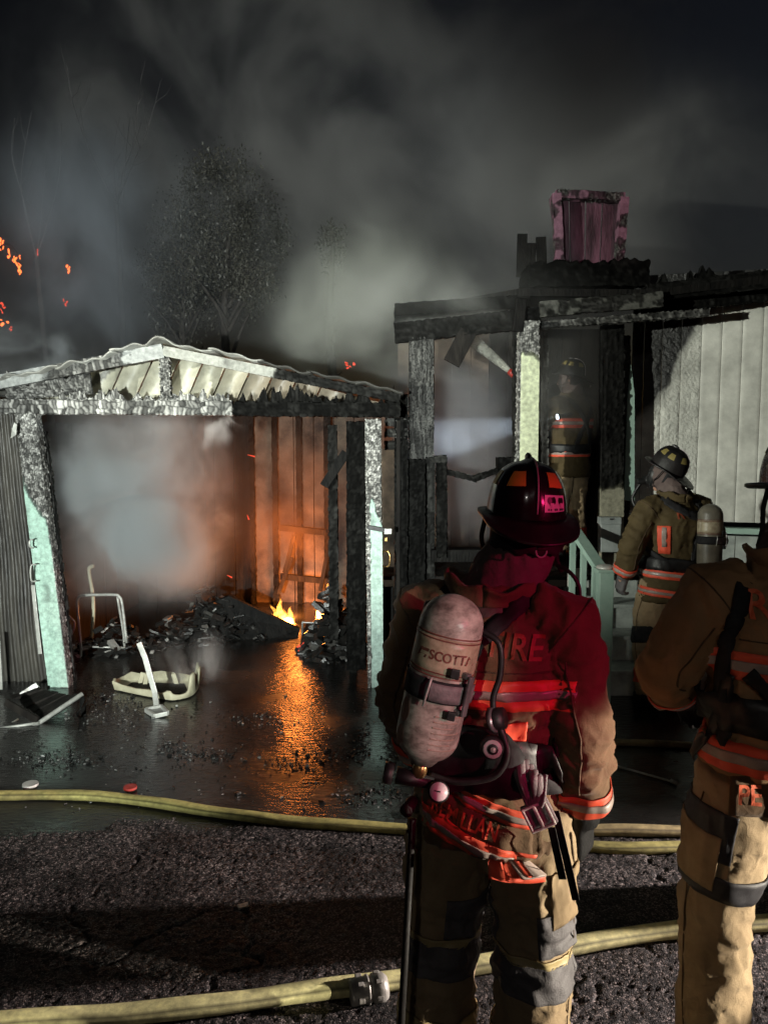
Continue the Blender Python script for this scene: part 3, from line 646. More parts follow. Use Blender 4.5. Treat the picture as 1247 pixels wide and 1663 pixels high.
# sooty metal door on the left
dr = thing('garage_door_leaf', 'soot-blackened corrugated metal door leaf beside the leaning green post', 'door', at(40, 1115, 5.8))
nu, nv = 120, 26; V = []
for i in range(nu):
    for j in range(nv):
        s, t = i / (nu - 1), j / (nv - 1)
        u = -130 + (34 + 52 * t + 130) * s; v = 660 + 462 * t
        p = at(u, v, 6.06); w = math.sin(s * 2 * math.pi * 17)
        p.y += 0.018 * max(-0.5, min(0.8, w * 1.6)) + 0.03 * (float(vnoise(np.array([[s * 3, t * 4, 1]]), 5)[0]) - .5)
        p.x += 0.02 * (float(vnoise(np.array([[s * 2, t * 5, 4]]), 7)[0]) - .5)
        V.append(p)
link('door_sheet', np_mesh('door_sheet', V, grid_idx(nu, nv), 'sooty_door', smooth=True), dr)
def loop_handle(u, v, w, h, Y, m, par, nm='handle'):
    p = [at(u + w, v, Y), at(u, v + 2, Y - .03), at(u, v + h, Y - .03), at(u + w, v + h + 2, Y)]
    return MB().tube(smooth_path(p, 4), 0.006, 8).build(nm, m, par, True)
loop_handle(51, 917, 9, 25, 5.8, 'pale_metal', dr); loop_handle(49, 876, 6, 12, 5.8, 'pale_metal', dr)
MB().bar(at(66, 1062, 5.99), at(54, 950, 5.99), .03, .01).build('peeling_strip', 'pale_metal', dr)
MB().bar(at(2, 1120, 5.78), at(-3, 1030, 5.78), .03, .01).build('peeling_strip', 'pale_metal', dr)
MB().add([at(18, 712, 5.8), at(27, 706, 5.79), at(28, 690, 5.8), at(24, 686, 5.8), at(20, 697, 5.79)], [(0, 1, 2, 3, 4)]).build('torn_patch', 'pale_metal', dr)
MB().bar(at(62, 1112, 5.75), at(35, 1130, 5.7), .05, .03).build('bottom_bar', 'dull_steel', dr)
# hasp and handle on the right door post
hp = thing('door_hasp', 'black hasp with open padlock on the green door post', 'hasp', at(620, 860, 5.85))
MB().bar(at(597, 856, 5.87), at(624, 861, 5.87), .035, .012).build('strap', 'rubber', hp)
MB().box(at(630, 863, 5.86), (.055, .02, .042), bevel=.003).build('staple', 'pale_metal', hp)
MB().box(at(627, 876, 5.85), (.022, .018, .03), bevel=.004).build('padlock', 'brass', hp)
ph = thing('pull_handle', 'brass pull handle on the charred door edge', 'handle', at(628, 905, 5.95))
MB().tube(smooth_path([at(622, 896, 5.95), at(632, 897, 5.92), at(632, 918, 5.92), at(622, 920, 5.95)], 4), .007, 8).build('grip', 'brass', ph, True)

# ------------------------------------------------------------------ burned house with porch
ho = thing('burned_house', 'burned house with charred porch frame and pale siding wall', 'house', (2.0, 7.0, 0))
# black studs and boards between garage and porch
for u0, u1, v0, v1, Y, ash in ((640, 662, 640, 1110, 6.25, .012), (664, 704, 548, 745, 6.3, .10), (662, 690, 745, 1100, 6.32, .012), (708, 726, 742, 905, 6.3, .010), (806, 836, 742, 905, 6.3, .010), (690, 706, 742, 1000, 6.42, .05)):
    c0 = (u0 + u1) / 2; charred('charred_stud', at(c0, v1, Y), at(c0, v0, Y), (u1 - u0) / F * Y, 0.09, ho, ash=ash, cell=(0.14, 0.013), res=0.007 if ash > .05 else .014)
for v, ash in ((652, .06), (668, .05), (686, .07), (704, .05), (722, .03)):
    charred('burnt_siding_board', at(664, v, 6.22), at(624, v + random.uniform(-2, 2), 6.22), .075, .02, ho, ash=ash, res=.012)
MB().box(at(650, 900, 6.9), (.36, .03, 1.9)).build('inner_wall', 'interior_wall', ho)
charred('rail', at(690, 748, 6.28), at(726, 744, 6.28), .06, .09, ho, ash=.03)
charred('rail', at(775, 779, 6.25), at(724, 766, 6.3), .05, .045, ho, ash=.015, res=.01)
charred('rail', at(808, 764, 6.25), at(768, 778, 6.2), .055, .03, ho, ash=.015, res=.01)
# deck and its burnt skirt boards
for i in range(9):
    MB().box((-0.02 + .2 * i, 6.35, 0.36), (.19, .03, .72), bevel=.003).build('skirt_board', 'char_black', ho)
for i in range(11):
    MB().box((1.12, 6.32 + .145 + i * .15, .785), (2.25, .143, .03), bevel=.003).build('deck_board', 'burnt_board', ho)
MB().bar(at(700, 902, 6.33), at(850, 902, 6.33), .10, .08).build('bottom_rail', 'char_black', ho)
# interior seen through the porch
for i in range(12):
    MB().box((.25 + i * .2, 8.55 + random.uniform(-.006, .006), 1.95), (.195, .03, 2.4), bevel=.004).build('inner_board', 'interior_wall' if i < 5 else 'burnt_board', ho)
# main pale porch post, charred top and left side
charred('porch_post', Vector((at(857, 600, 6.2).x, 6.2, 0)), at(857, 522, 6.2), 0.165, 0.15, ho, (0.60, 0.64, 0.44), lambda x, y, z: sstep(2.42, 2.78, z + x * .3) * .95 + 0.9 * sstep(.055, .07, -x), ash=.45, cell=(.022, .018), res=.008)
charred('porch_post', at(839, 1000, 6.3), at(840, 525, 6.3), 0.075, 0.12, ho, ash=.03)
# beams
charred('porch_beam', at(876, 516, 6.3), at(640, 542, 6.3), .16, .1, ho, ash=.014)
charred('roof_edge', at(850, 498, 6.6), at(640, 512, 6.6), .10, .6, ho, ash=.012, res=.03)
MB().bar(at(762, 535, 6.28), at(733, 590, 6.22), .14, .03).build('hanging_board', 'burnt_board', ho)
charred('fascia', at(1075, 486, 6.12), at(876, 503, 6.12), .12, .05, ho, (.10, .10, .09), lambda x, y, z: .5 + 0 * z, ash=.05, cell=(.2, .03))
charred('porch_beam', at(1150, 508, 6.3), at(876, 528, 6.3), .065, .08, ho, ash=.16, cell=(.03, .03))
charred('ragged_eave', at(1420, 449, 6.35), at(1040, 490, 6.35), .22, .06, ho, ash=.014, ragged=.12, cell=(.05, .05))
# porch roof slab, black
mb = MB(); r0 = [at(640, 505, 6.5), at(845, 468, 6.3), at(1060, 470, 6.15), at(1420, 425, 6.1)]
for i, p in enumerate(r0): pass
V = [Vector((p.x, p.y, p.z)) for p in r0] + [Vector((p.x, 8.8, p.z + .35)) for p in r0]
V += [p + Vector((0, 0, -.06)) for p in V]
MB().add(V, [(0, 1, 5, 4), (1, 2, 6, 5), (2, 3, 7, 6), (8, 12, 13, 9), (9, 13, 14, 10), (10, 14, 15, 11), (0, 8, 9, 1), (1, 9, 10, 2), (2, 10, 11, 3)]).build('porch_roof', 'char_black', ho)
charred('eave_board', at(1420, 434, 6.1), at(1050, 476, 6.2), .14, .05, ho, ash=.015, cell=(.2, .05))
MB().box(at(843, 512, 6.15), (.09, .06, .26), Matrix.Rotation(.1, 3, 'Y'), .01).build('burnt_bracket', 'char_black', ho)
# door frame post, weathered below
charred('door_frame_post', at(990, 1010, 6.6), at(993, 528, 6.6), .19, .12, ho, (.26, .25, .19), lambda x, y, z: sstep(1.0, 1.5, z + .1), ash=.014, cell=(.2, .02))
charred('door_frame_post', at(1013, 1010, 6.66), at(1015, 545, 6.66), .07, .1, ho, ash=.05, cell=(.03, .03))
charred('door_frame_post', at(884, 1010, 6.9), at(884, 540, 6.9), .05, .1, ho, ash=.08)
# green corner trim
V = [at(1013, 812, 6.6), at(1030, 815, 6.6), at(1030, 640, 6.6), at(1024, 592, 6.6), at(1019, 648, 6.6)]
MB().add(V + [p + Vector((0, .025, 0)) for p in V], [(0, 1, 2, 3, 4), (9, 8, 7, 6, 5)] + [(i, i + 5, (i + 1) % 5 + 5, (i + 1) % 5) for i in range(5)]).build('corner_trim', 'green_paint', ho)
# siding: one board after another, scorched under the eave, blistered near the fire
def wall_pt(s, z): return Vector((2.17 + s * .96, 6.82 - s * .27, z))
def burn(u, v, n): # photo-plane burn line kept as a stain on the boards
    ln = np.interp(u, [1020, 1040, 1060, 1082, 1100, 1122, 1140, 1165, 1247, 1400], [700, 672, 655, 628, 580, 545, 512, 492, 470, 450])
    return sstep(9, -9, v - ln + (n - .5) * 26)
def proj(p):
    d = p - np.array([0, 0, CAM_Z]); cp, sp = math.cos(PITCH), math.sin(PITCH)
    zc = d[:, 1] * cp - d[:, 2] * sp; yc = d[:, 1] * sp + d[:, 2] * cp
    return 623.5 + F * d[:, 0] / zc, 831.5 - F * yc / zc
s = 0.0; k = 0
for w in [.10, .15, .155, .16, .16, .16, .16, .16, .16, .16, .16, .16, .16]:
    nu, nv = 12, 150; V = []
    for i in range(nu):
        for j in range(nv):
            f = i / (nu - 1); p = wall_pt(s + (w - .003) * f, 1.24 + 2.12 * j / (nv - 1))
            p.y += .005 * (f < .05 or f > .95); V.append(p)
    V = np.array(V); u, v = proj(V); n = fbm(V * 9, 77, 4); b = burn(u, v, n)
    near = sstep(1130, 1050, u) * sstep(860, 640, v)
    V[:, 1] += near * (1 - b) * (fbm(V * np.array([26, 26, 20]), 60, 3) - .5) * .030 - b * (fbm(V * 20, 61) - .5) * .03
    pc = np.array((0.56, 0.56, 0.51))[None] * (0.9 + .2 * fbm(V * 2, 5)[:, None]) * (1 - .30 * near * sstep(.45, .65, fbm(V * 7, 62)))[:, None]
    halo = sstep(34, 0, v - np.interp(u, [1020, 1040, 1060, 1082, 1100, 1122, 1140, 1165, 1247, 1400], [700, 672, 655, 628, 580, 545, 512, 492, 470, 450]))
    pc = pc * (1 - .45 * halo[:, None]); ck_ = .008 + .018 * fbm(V * 12, 63)[:, None] * np.array((1, 1, .95))[None]
    col = pc * (1 - b[:, None]) + ck_ * b[:, None]
    link('siding_board', np_mesh('siding_board', V, grid_idx(nu, nv), 'blistered' if k < 4 else 'siding', col), ho); s += w; k += 1
MB().bar(wall_pt(-.05, 1.17) + Vector((0, -.02, 0)), wall_pt(2.2, 1.17) + Vector((0, -.02, 0)), .11, .05, (0, 0, 1)).build('green_band', 'green_paint', ho)
for i in range(7):
    a = wall_pt(.3 * i, 0); b = wall_pt(.3 * i + .292, 0)
    MB().add([a, b, b + Vector((0, 0, 1.12)), a + Vector((0, 0, 1.12)), a + Vector((0, .03, 0)), b + Vector((0, .03, 0)), b + Vector((0, .03, 1.12)), a + Vector((0, .03, 1.12))],
        [(0, 1, 2, 3), (7, 6, 5, 4), (0, 4, 5, 1), (1, 5, 6, 2), (3, 2, 6, 7), (0, 3, 7, 4)]).build('skirt_panel', 'step_paint', ho)
# steps
for i in range(4):
    z = .2 * (i + 1); y = 5.72 + .26 * i; w = 1.15; cx = 2.26
    MB().box((cx, y, z - .115), (w, .03, .17), bevel=.004).build('riser', 'step_paint', ho)
    MB().box((cx, y + .115, z - .015), (w + .02, .30, .03), bevel=.006).build('tread', 'step_paint', ho)
for u, y, h in ((983, 5.6, .98),):
    x = at(u, 900, y).x
    MB().box((x, y, h / 2), (.105, .105, h), bevel=.006).build('newel_post', 'green_paint', ho)
    MB().box((x, y, h + .012), (.15, .15, .024), bevel=.006).build('newel_cap', 'green_paint', ho)
    MB().ball((x, y, h + .03), (.07, .07, .025)).build('newel_knob', 'pale_metal', ho, True)
    n1 = Vector((x, y, h - .03)); n2 = Vector((x - .10, 6.45, 1.30))
    MB().bar(n1, n2, .09, .045, (0, 0, 1)).build('handrail', 'green_paint', ho)
    for t in (.22, .5, .78):
        p = n1.lerp(n2, t); MB().box((p.x, p.y, p.z / 2), (.045, .045, p.z - .03), bevel=.003).build('baluster', 'green_paint', ho)
MB().box((1.42, 7.4, 1.0), (.35, .05, .3), bevel=.01).build('porch_bench_back', 'step_paint', ho)
MB().box(at(936, 938, 6.30), (.15, .03, .15), bevel=.004).build('lit_step_patch', 'pale_metal', ho)  # pale pieces behind the rail, brightness of lit treads put into their colour
MB().box(at(945, 972, 6.28), (.26, .03, .04), bevel=.004).build('lit_step_patch', 'pale_metal', ho)
# mailbox
mbx = thing('mailbox', 'grey wall mailbox with hinged lid on the door frame post', 'mailbox', at(989, 897, 6.5))
MB().box(at(989, 872, 6.47), (.17, .09, .25), bevel=.008).build('case', 'mailbox', mbx)
MB().box(at(989, 845, 6.455), (.18, .10, .06), bevel=.008).build('lid', 'mailbox', mbx)
MB().box(at(993, 843, 6.40), (.03, .006, .012)).build('catch', 'ink', mbx)
# box left standing on the porch roof
bx = thing('roof_box', 'charred open wooden box standing on the black porch roof', 'box', at(957, 440, 7.0))
cs = [at(908, 436, 7.0), at(1003, 446, 7.0), at(1012, 322, 7.0), at(902, 316, 7.0)]
for i in range(4):
    a, b = cs[i], cs[(i + 1) % 4]
    charred('frame_rail', b, a, .075, .10, bx, (.20, .10, .14), lambda x, y, z: .5 + 0 * z, ash=.12, cell=(.02, .016), res=.009)
for i in range(4):
    t0, t1 = i / 4 + .01, (i + 1) / 4 - .012
    pts = [cs[0].lerp(cs[1], t0), cs[0].lerp(cs[1], t1), cs[3].lerp(cs[2], t1), cs[3].lerp(cs[2], t0)]; pts = [p + Vector((0, .12 + .01 * (i % 2), 0)) for p in pts]
    MB().add(pts + [p + Vector((0, .02, 0)) for p in pts], [(0, 1, 2, 3), (7, 6, 5, 4)] + [(j, j + 4, (j + 1) % 4 + 4, (j + 1) % 4) for j in range(4)]).build('plank', 'scorched_plank', bx)
charred('roof_curb', at(1040, 455, 6.95), at(850, 456, 6.95), .20, .5, bx, ash=.008, res=.02, ragged=.05)
for u0, v0, u1, v1 in ((896, 322, 902, 372), (848, 380, 846, 450), (862, 395, 860, 450), (878, 385, 880, 450)):
    MB().bar(at(u1, v1, 7.15), at(u0, v0, 7.15), .05 if u0 > 890 else .09, .03).build('side_board', 'scorched_plank' if u0 > 890 else 'char_black', bx)

# water jet from the nozzle behind the post
wj = thing('hose_jet', 'pale water jet spraying up from a nozzle behind the porch post', 'water jet', at(830, 606, 6.7))
jp = [at(826, 602, 6.75), at(810, 588, 6.78), at(785, 567, 6.82), at(758, 545, 6.87), at(735, 528, 6.9)]
MB().tube(smooth_path(jp, 4), [.022 + .052 * i / 16 for i in range(17)], 14).build('spray', 'water_spray', wj, True)
MB().tube([at(836, 610, 6.74), at(826, 602, 6.75)], [.035, .026], 12).build('nozzle', 'box_red', wj, True)

# ------------------------------------------------------------------ hoses
def hose(name, label, pts, w, h, stripe, parent=None, base=(.47, .43, .13), dim=1.0):
    path = smooth_path(pts, 14); n = len(path); seg = 18; V = []; cols = []; L_ = 0
    for i, p in enumerate(path):
        t = (path[min(i + 1, n - 1)] - path[max(i - 1, 0)]).normalized(); sd = Vector((0, 0, 1)).cross(t).normalized(); up = t.cross(sd)
        if i: L_ += (p - path[i - 1]).length
        ww = w * (1 + .04 * math.sin(L_ * 9)); hh = h * (1 + .06 * math.sin(L_ * 13 + 1))
        for k in range(seg):
            th = 2 * math.pi * k / seg; cx, cz = math.cos(th), math.sin(th)
            cx = math.copysign(abs(cx) ** .8, cx); cz = math.copysign(abs(cz) ** .8, cz)
            q = p + sd * (cx * ww / 2) + up * (cz * hh / 2) + Vector((0, 0, hh / 2)); V.append(q)
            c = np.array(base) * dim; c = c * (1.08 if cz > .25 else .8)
            if abs(abs(math.degrees(th) % 180 - 90) - 52) < 8 and stripe: c = c * .3
            nz = float(vnoise(np.array([[L_ * 22, k * .9, 1.0]]), 4)[0]); nl = float(vnoise(np.array([[L_ * 3, k * .3, 2.0]]), 14)[0])
            c = c * (.8 + .35 * nz) * (1 if nl < .68 else .6); cols.append(c)
    Fq = [(i * seg + k, i * seg + (k + 1) % seg, (i + 1) * seg + (k + 1) % seg, (i + 1) * seg + k) for i in range(n - 1) for k in range(seg)]
    me = np_mesh('jacket', V, Fq, 'hose_jacket', np.array(cols), True)
    t = thing(name, label, 'hose', path[0]); link('jacket', me, t); return t, path
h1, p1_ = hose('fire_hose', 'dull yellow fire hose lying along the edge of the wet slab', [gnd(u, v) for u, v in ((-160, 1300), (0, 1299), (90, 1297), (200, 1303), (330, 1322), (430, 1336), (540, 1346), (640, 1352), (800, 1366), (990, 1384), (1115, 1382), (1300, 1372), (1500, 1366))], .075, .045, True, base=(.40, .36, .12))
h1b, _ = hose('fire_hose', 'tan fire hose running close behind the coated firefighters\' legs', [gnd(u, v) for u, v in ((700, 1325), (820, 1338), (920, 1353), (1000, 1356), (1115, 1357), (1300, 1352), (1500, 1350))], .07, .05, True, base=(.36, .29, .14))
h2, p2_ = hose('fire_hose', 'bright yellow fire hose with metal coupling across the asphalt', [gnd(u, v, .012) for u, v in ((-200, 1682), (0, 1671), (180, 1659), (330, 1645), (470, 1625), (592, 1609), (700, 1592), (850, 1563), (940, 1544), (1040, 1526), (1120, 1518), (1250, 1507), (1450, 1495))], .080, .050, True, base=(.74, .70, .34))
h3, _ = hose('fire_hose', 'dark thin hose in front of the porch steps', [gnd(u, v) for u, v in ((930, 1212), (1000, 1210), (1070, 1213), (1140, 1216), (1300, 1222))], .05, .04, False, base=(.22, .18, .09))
hw = rod_thing('thin_cable', 'thin pale cable lying on the wet ground before the steps', 'cable', [('cable', [gnd(985, 1240, .01), gnd(1030, 1252, .01), gnd(1093, 1270, .01)], .006), ('end_fitting', [gnd(1089, 1268, .012), gnd(1097, 1272, .012)], .012)], 'pale_metal')
# coupling on the near hose
c0 = gnd(572, 1612, .040); c1 = gnd(624, 1603, .040); ax = (c1 - c0).normalized(); M = ax.to_track_quat('Z', 'Y').to_matrix().to_4x4(); M.translation = c0
Lc = (c1 - c0).length
cp = MB().lathe([(.036, -.01), (.045, -.006), (.045, Lc * .42), (.049, Lc * .44), (.049, Lc * .5), (.041, Lc * .52), (.041, Lc * .60), (.049, Lc * .62), (.049, Lc * .95), (.044, Lc), (.036, Lc + .01)], 28, M).build('coupling', 'coupling', h2, True)
for f in (.22, .78):
    for a in range(0, 360, 60):
        d = M.to_3x3() @ Vector((math.cos(R(a)), math.sin(R(a)), 0)); p = c0 + ax * Lc * f + d * .048
        MB().box(p, (.014, .014, .022), M.to_3x3() @ Matrix.Rotation(R(a), 3, 'Z'), .003).build('lug', 'coupling', cp)
# small litter
for u, v, s, lb in ((395, 1472, .03, 'small pale chip lying on the asphalt'), (50, 1276, .07, 'pale lid lying behind the hose'), (212, 1281, .06, 'red plastic lid lying behind the hose')):
    p = gnd(u, v, .01); mb = MB()
    if s > .05: mb.lathe([(.001, .012), (s * .6, .014), (s * .62, .004), (s * .6, 0)], 20, Matrix.Translation(p))
    else: mb.box(p, (s * 1.5, s, .012), Matrix.Rotation(.4, 3, 'Z'), .003)
    o = mb.build('litter', 'box_red' if 'red' in lb else 'pale_metal'); tag(o, lb, 'litter')
# case added out of view, shaped to throw a shadow band across the asphalt
ec = thing('shadow_case', 'tall red case added out of view to shade a band of asphalt', 'case', (3.0, 3.18, 0))
MB().box((3.0, 3.18, .50), (.5, .20, .98), bevel=.02).build('body', 'box_red', ec); MB().box((3.0, 3.18, 1.0), (.52, .22, .05), bevel=.015).build('lid', 'box_red', ec)
MB().tube(smooth_path([(2.88, 3.18, 1.02), (2.9, 3.18, 1.08), (3.1, 3.18, 1.08), (3.12, 3.18, 1.02)], 4), .012, 8).build('handle', 'rubber', ec, True)

# ------------------------------------------------------------------ trees behind
def leaves(mb_c, n, rad, size, seed):
    r = np.random.default_rng(seed); V = []; Fq = []
    ncl = 70; cl = r.normal(size=(ncl, 3)); cl /= np.linalg.norm(cl, axis=1, keepdims=True); cl *= (r.random((ncl, 1)) ** .4)
    for i in range(n):
        c = cl[r.integers(ncl)] + r.normal(size=3) * .13; p = np.array(mb_c) + c * np.array(rad)
        d = r.normal(size=3) * np.array([.6, .6, 1]); d /= np.linalg.norm(d); e = np.cross(d, r.normal(size=3)); e /= np.linalg.norm(e); L_ = size * r.uniform(.6, 1.5)
        k = len(V); V += [p - e * L_ * .0, p + d * L_ * .5 + e * L_ * .22, p + d * L_, p + d * L_ * .5 - e * L_ * .22]; Fq.append((k, k + 1, k + 2, k + 3))
    return np_mesh('crown', V, Fq, 'leaf')
def tree(label, base, top, rad, n, size, seed, group):
    t = thing('leafy_tree', label, 'tree', base, group=group); b = Vector(base); c = Vector(top)
    mb = MB(); pts = [b, b.lerp(c, .4) + Vector((.06, 0, 0)), b.lerp(c, .75) + Vector((-.05, 0, 0)), c]
    mb.tube(smooth_path(pts, 5), [.10 - .075 * i / 15 for i in range(16)], 8)
    rr = random.Random(seed)
    for i in range(16):
        q = b.lerp(c, rr.uniform(.45, .95)); d = Vector((rr.uniform(-1, 1) * rad[0], rr.uniform(-1, 1) * rad[1], rr.uniform(.1, .9) * rad[2])) * .9
        mb.tube(smooth_path([q, q + d * .5 + Vector((0, 0, .08)), q + d], 3), [.03, .026, .022, .018, .014, .01, .006], 6)
    mb.build('trunk', 'bark', t, True); link('crown', leaves(c, n, rad, size, seed), t); return t
ty = 9.7; tc_ = at(372, 385, ty)
tree('leafy tree lit by floodlight behind the garage roof', (tc_.x - .1, ty, 0), tc_, (.68, .5, 1.0), 13000, .040, 3, 'trees behind the garage')
t2 = at(300, 450, 10.2); tree('dark bushy tree half hidden in smoke behind the garage gable', (t2.x, 10.2, 0), t2, (.6, .5, .9), 5000, .040, 5, 'trees behind the garage')
t3 = at(541, 400, 9.7); tree('thin leafy top of a slender tree beside the smoke', (t3.x, 9.7, 0), t3, (.20, .18, .32), 700, .042, 9, 'trees behind the garage')
def bare(label, base, chains, Y):
    t = thing('bare_tree', label, 'tree', base); mb = MB()
    for pts, r in chains:
        q = smooth_path([at(u, v, Y + random.uniform(-.3, .3)) for u, v in pts], 6); n = len(q)
        mb.tube(q, [r * .6 * (1 - .8 * i / n) for i in range(n)], 6)
        for j in range(3, n - 2, 3):
            d = Vector((random.uniform(-.25, .25), random.uniform(-.2, .2), random.uniform(.1, .35)))
            mb.tube([q[j], q[j] + d * .6, q[j] + d + Vector((0, 0, .08))], [r * .25, r * .18, r * .1], 5)
    mb.build('branches', 'twig', t, True)
    b = Vector(base); e = at(*chains[0][0][0], Y); MB().tube(smooth_path([b, b.lerp(e, .5) + Vector((.08, 0, 0)), e], 5), [.07 - .0045 * i for i in range(11)], 8).build('trunk', 'bark', t, True)
bb = at(175, 300, 10.0)
bare('bare tree with long thin twigs behind the drifting smoke', (bb.x, 10, 0), [(((190, 330), (168, 292), (140, 230), (117, 160), (110, 105)), .016), (((190, 330), (200, 280), (215, 240), (225, 170), (232, 100)), .014), (((190, 330), (215, 270), (240, 210), (262, 130)), .012), (((200, 330), (205, 250), (212, 190)), .010), (((190, 330), (185, 250), (195, 190)), .008)], 10.0)
b2 = at(60, 320, 9.5)
bare('bare sapling with straight twigs above the burning branches', (b2.x, 9.5, 0), [(((60, 420), (40, 330), (20, 250), (25, 190)), .014), (((60, 420), (95, 300), (101, 200)), .013), (((60, 420), (35, 300), (52, 180)), .012), (((60, 420), (70, 330), (75, 240)), .009)], 9.5)
# burning branches and embers
bn = thing('burning_branch', 'burning branch glowing orange against the night sky', 'branch', at(-20, 470, 9.0))
MB().tube(smooth_path([at(-60, 470, 9), at(0, 400, 9), at(30, 415, 9), at(34, 450, 9)], 5), [.03 - .0016 * i for i in range(16)], 7).build('wood', 'char_black', bn, True)
def ember(u, v, w, h, Y, m, par=None, label=None):
    mb = MB()
    for i in range(5):
        c = at(u + random.uniform(-.5, .5) * w, v + (i - 2) * h * .22, Y); s = (w / F * Y * .20 * random.uniform(.5, 1), .012, h / F * Y * .20 * random.uniform(.6, 1.1))
        mb.ball(c, s, 8, Matrix.Rotation(random.uniform(-.7, .7), 3, 'Y'))
    V = np.array(mb.v); V += (np.stack([vnoise(V * 40, 3), vnoise(V * 40, 4), vnoise(V * 40, 5)], 1) - .5) * .025; mb.v = [tuple(p) for p in V]
    o = mb.build('ember' if par is None else 'glow', m, par)
    if label: tag(o, label, 'ember', 'embers drifting in the smoke')
    return o
for u, v, w, h in ((2, 397, 8, 18), (12, 412, 10, 12), (29, 428, 9, 26), (34, 437, 5, 18), (22, 420, 6, 8), (-8, 390, 10, 14)): ember(u, v, w, h, 8.95, 'ember', bn)
for u, v, w, h, m, lb in ((109, 437, 9, 10, 'ember', 'orange ember in the bluish smoke, upper of a pair'), (106, 492, 7, 9, 'ember_dim', 'dim red ember in the bluish smoke, lower of a pair'), (9, 524, 14, 8, 'ember', 'bright wide ember above the low left end of the garage roof'),
        (19, 534, 7, 8, 'ember_dim', 'dim ember touching the bright wide one above the garage roof end'), (62, 410, 3, 9, 'ember_dim', 'thin upright ember between burning branch and bare tree'), (568, 593, 15, 10, 'ember_dim', 'red ember above the sooty house end of the garage roof'), (5, 500, 10, 16, 'ember_dim', 'tall dim red ember just below the burning branch')):
    ember(u, v, w, h, 8.0 if u > 500 else 9.0, m, label=lb)
for u, v, a, b in ((408, 740, 12, 3), (403, 840, 3, 8), (373, 936, 8, 4)):
    tag(MB().tube([at(u - a / 2, v - b / 2, 7.6), at(u + a / 2, v + b / 2, 7.6)], [.002, .008], 6).build('spark', 'ember_dim'), 'bright spark flying inside the smoky garage', 'spark', 'sparks inside the garage')
for u, v, w, h in ((490, 1052, 12, 9), (508, 1058, 9, 8), (494, 1046, 6, 7)):
    tag(ember(u, v, w, h, 6.85, 'ember_dim'), 'red glowing scrap in the rubbish pile under the flames', 'ember', 'glowing scraps')
# ------------------------------------------------------------------ firefighters
def remesh(mb, voxel, smooth=4, name='tmp'):
    me = mb.mesh(name); o = bpy.data.objects.new(name, me); C.objects.link(o)
    m = o.modifiers.new('r', 'REMESH'); m.mode = 'VOXEL'; m.voxel_size = voxel
    if smooth: s = o.modifiers.new('s', 'SMOOTH'); s.iterations = smooth; s.factor = 0.5
    dg = bpy.context.evaluated_depsgraph_get(); out = bpy.data.meshes.new_from_object(o.evaluated_get(dg))
    bpy.data.objects.remove(o); bpy.data.meshes.remove(me); return out
def verts_np(me): a = np.empty(len(me.vertices) * 3, np.float32); me.vertices.foreach_get('co', a); return a.reshape(-1, 3).astype(float)
def norms_np(me): a = np.empty(len(me.vertices) * 3, np.float32); me.vertex_normals.foreach_get('vector', a); return a.reshape(-1, 3).astype(float)
def wrinkle(me, joints, seed, amp=0.012):
    """cloth folds: slanting ridges everywhere, tighter rolls close to bent joints"""
    P = verts_np(me); n = norms_np(me)
    warp = (np.stack([fbm(P * 5, seed), fbm(P * 5, seed + 1), fbm(P * 5, seed + 2)], 1) - .5) * .22
    q = P + warp
    f1 = 1 - np.abs(fbm(q * np.array([9, 9, 4.5]), seed + 3, 3) * 2 - 1)
    f2 = (1 - np.abs(fbm(q * np.array([4.5, 4.5, 17]), seed + 4, 3) * 2 - 1)) ** 5        # rolls across
    f3 = (1 - np.abs(fbm(q * np.array([15, 15, 4]), seed + 5, 3) * 2 - 1)) ** 5           # drapes down
    d = (sstep(.45, 1.0, f1) - .4) * amp * .55 + (f2 - .25) * amp * .75 + (f3 - .25) * amp * .6
    for c, r, ax in joints:
        c = np.array(c); ax = np.array(ax, float); ax /= np.linalg.norm(ax)
        w = np.exp(-((P - c) ** 2).sum(1) / (2 * r * r)); s = (q - c) @ ax
        d += w * (np.abs(np.sin(s * 42 + 5 * fbm(P * 6, seed + 8))) ** 2 - .5) * amp * .6
    P = P + n * d[:, None]; me.vertices.foreach_set('co', P.astype(np.float32).ravel()); me.update()
    me.polygons.foreach_set('use_smooth', np.ones(len(me.polygons), bool)); return me
def bvh_of(me): return BVHTree.FromPolygons([v.co.copy() for v in me.vertices], [tuple(p.vertices) for p in me.polygons])
def band(bvh, c, axis, e1, half, m, parent, name, a0=0, a1=360, rmax=.4, rclamp=None, off=.006, rows=5, tilt=None, segs=72, sag=0.0, edge=None):
    """a strip that lies on the surface round an axis"""
    c = Vector(c); ax = Vector(axis).normalized(); e1 = Vector(e1); e1 = (e1 - ax * ax.dot(e1)).normalized(); e2 = ax.cross(e1); V = []
    for i in range(segs + 1):
        a = R(a0 + (a1 - a0) * i / segs); d = e1 * math.cos(a) + e2 * math.sin(a)
        for j in range(rows):
            o = c + ax * (half * (2 * j / (rows - 1) - 1)) + (ax * (tilt[0] * math.cos(a) + tilt[1] * math.sin(a)) if tilt else Vector())
            if sag: o = o - ax * sag * math.sin(math.pi * i / segs) ** 2
            hit = bvh.ray_cast(o, d, rmax); r = (hit[3] if hit[0] is not None else (rclamp or rmax * .7))
            if rclamp: r = min(max(r, rclamp * .5), rclamp * 1.18)
            V.append(o + d * (r + off))
    # smooth the radius a little so the strip lies like cloth
    me = np_mesh(name, V, grid_idx(segs + 1, rows), m, smooth=True)
    o = link(name, me, parent); md = o.modifiers.new('t', 'SOLIDIFY'); md.thickness = .003; return o
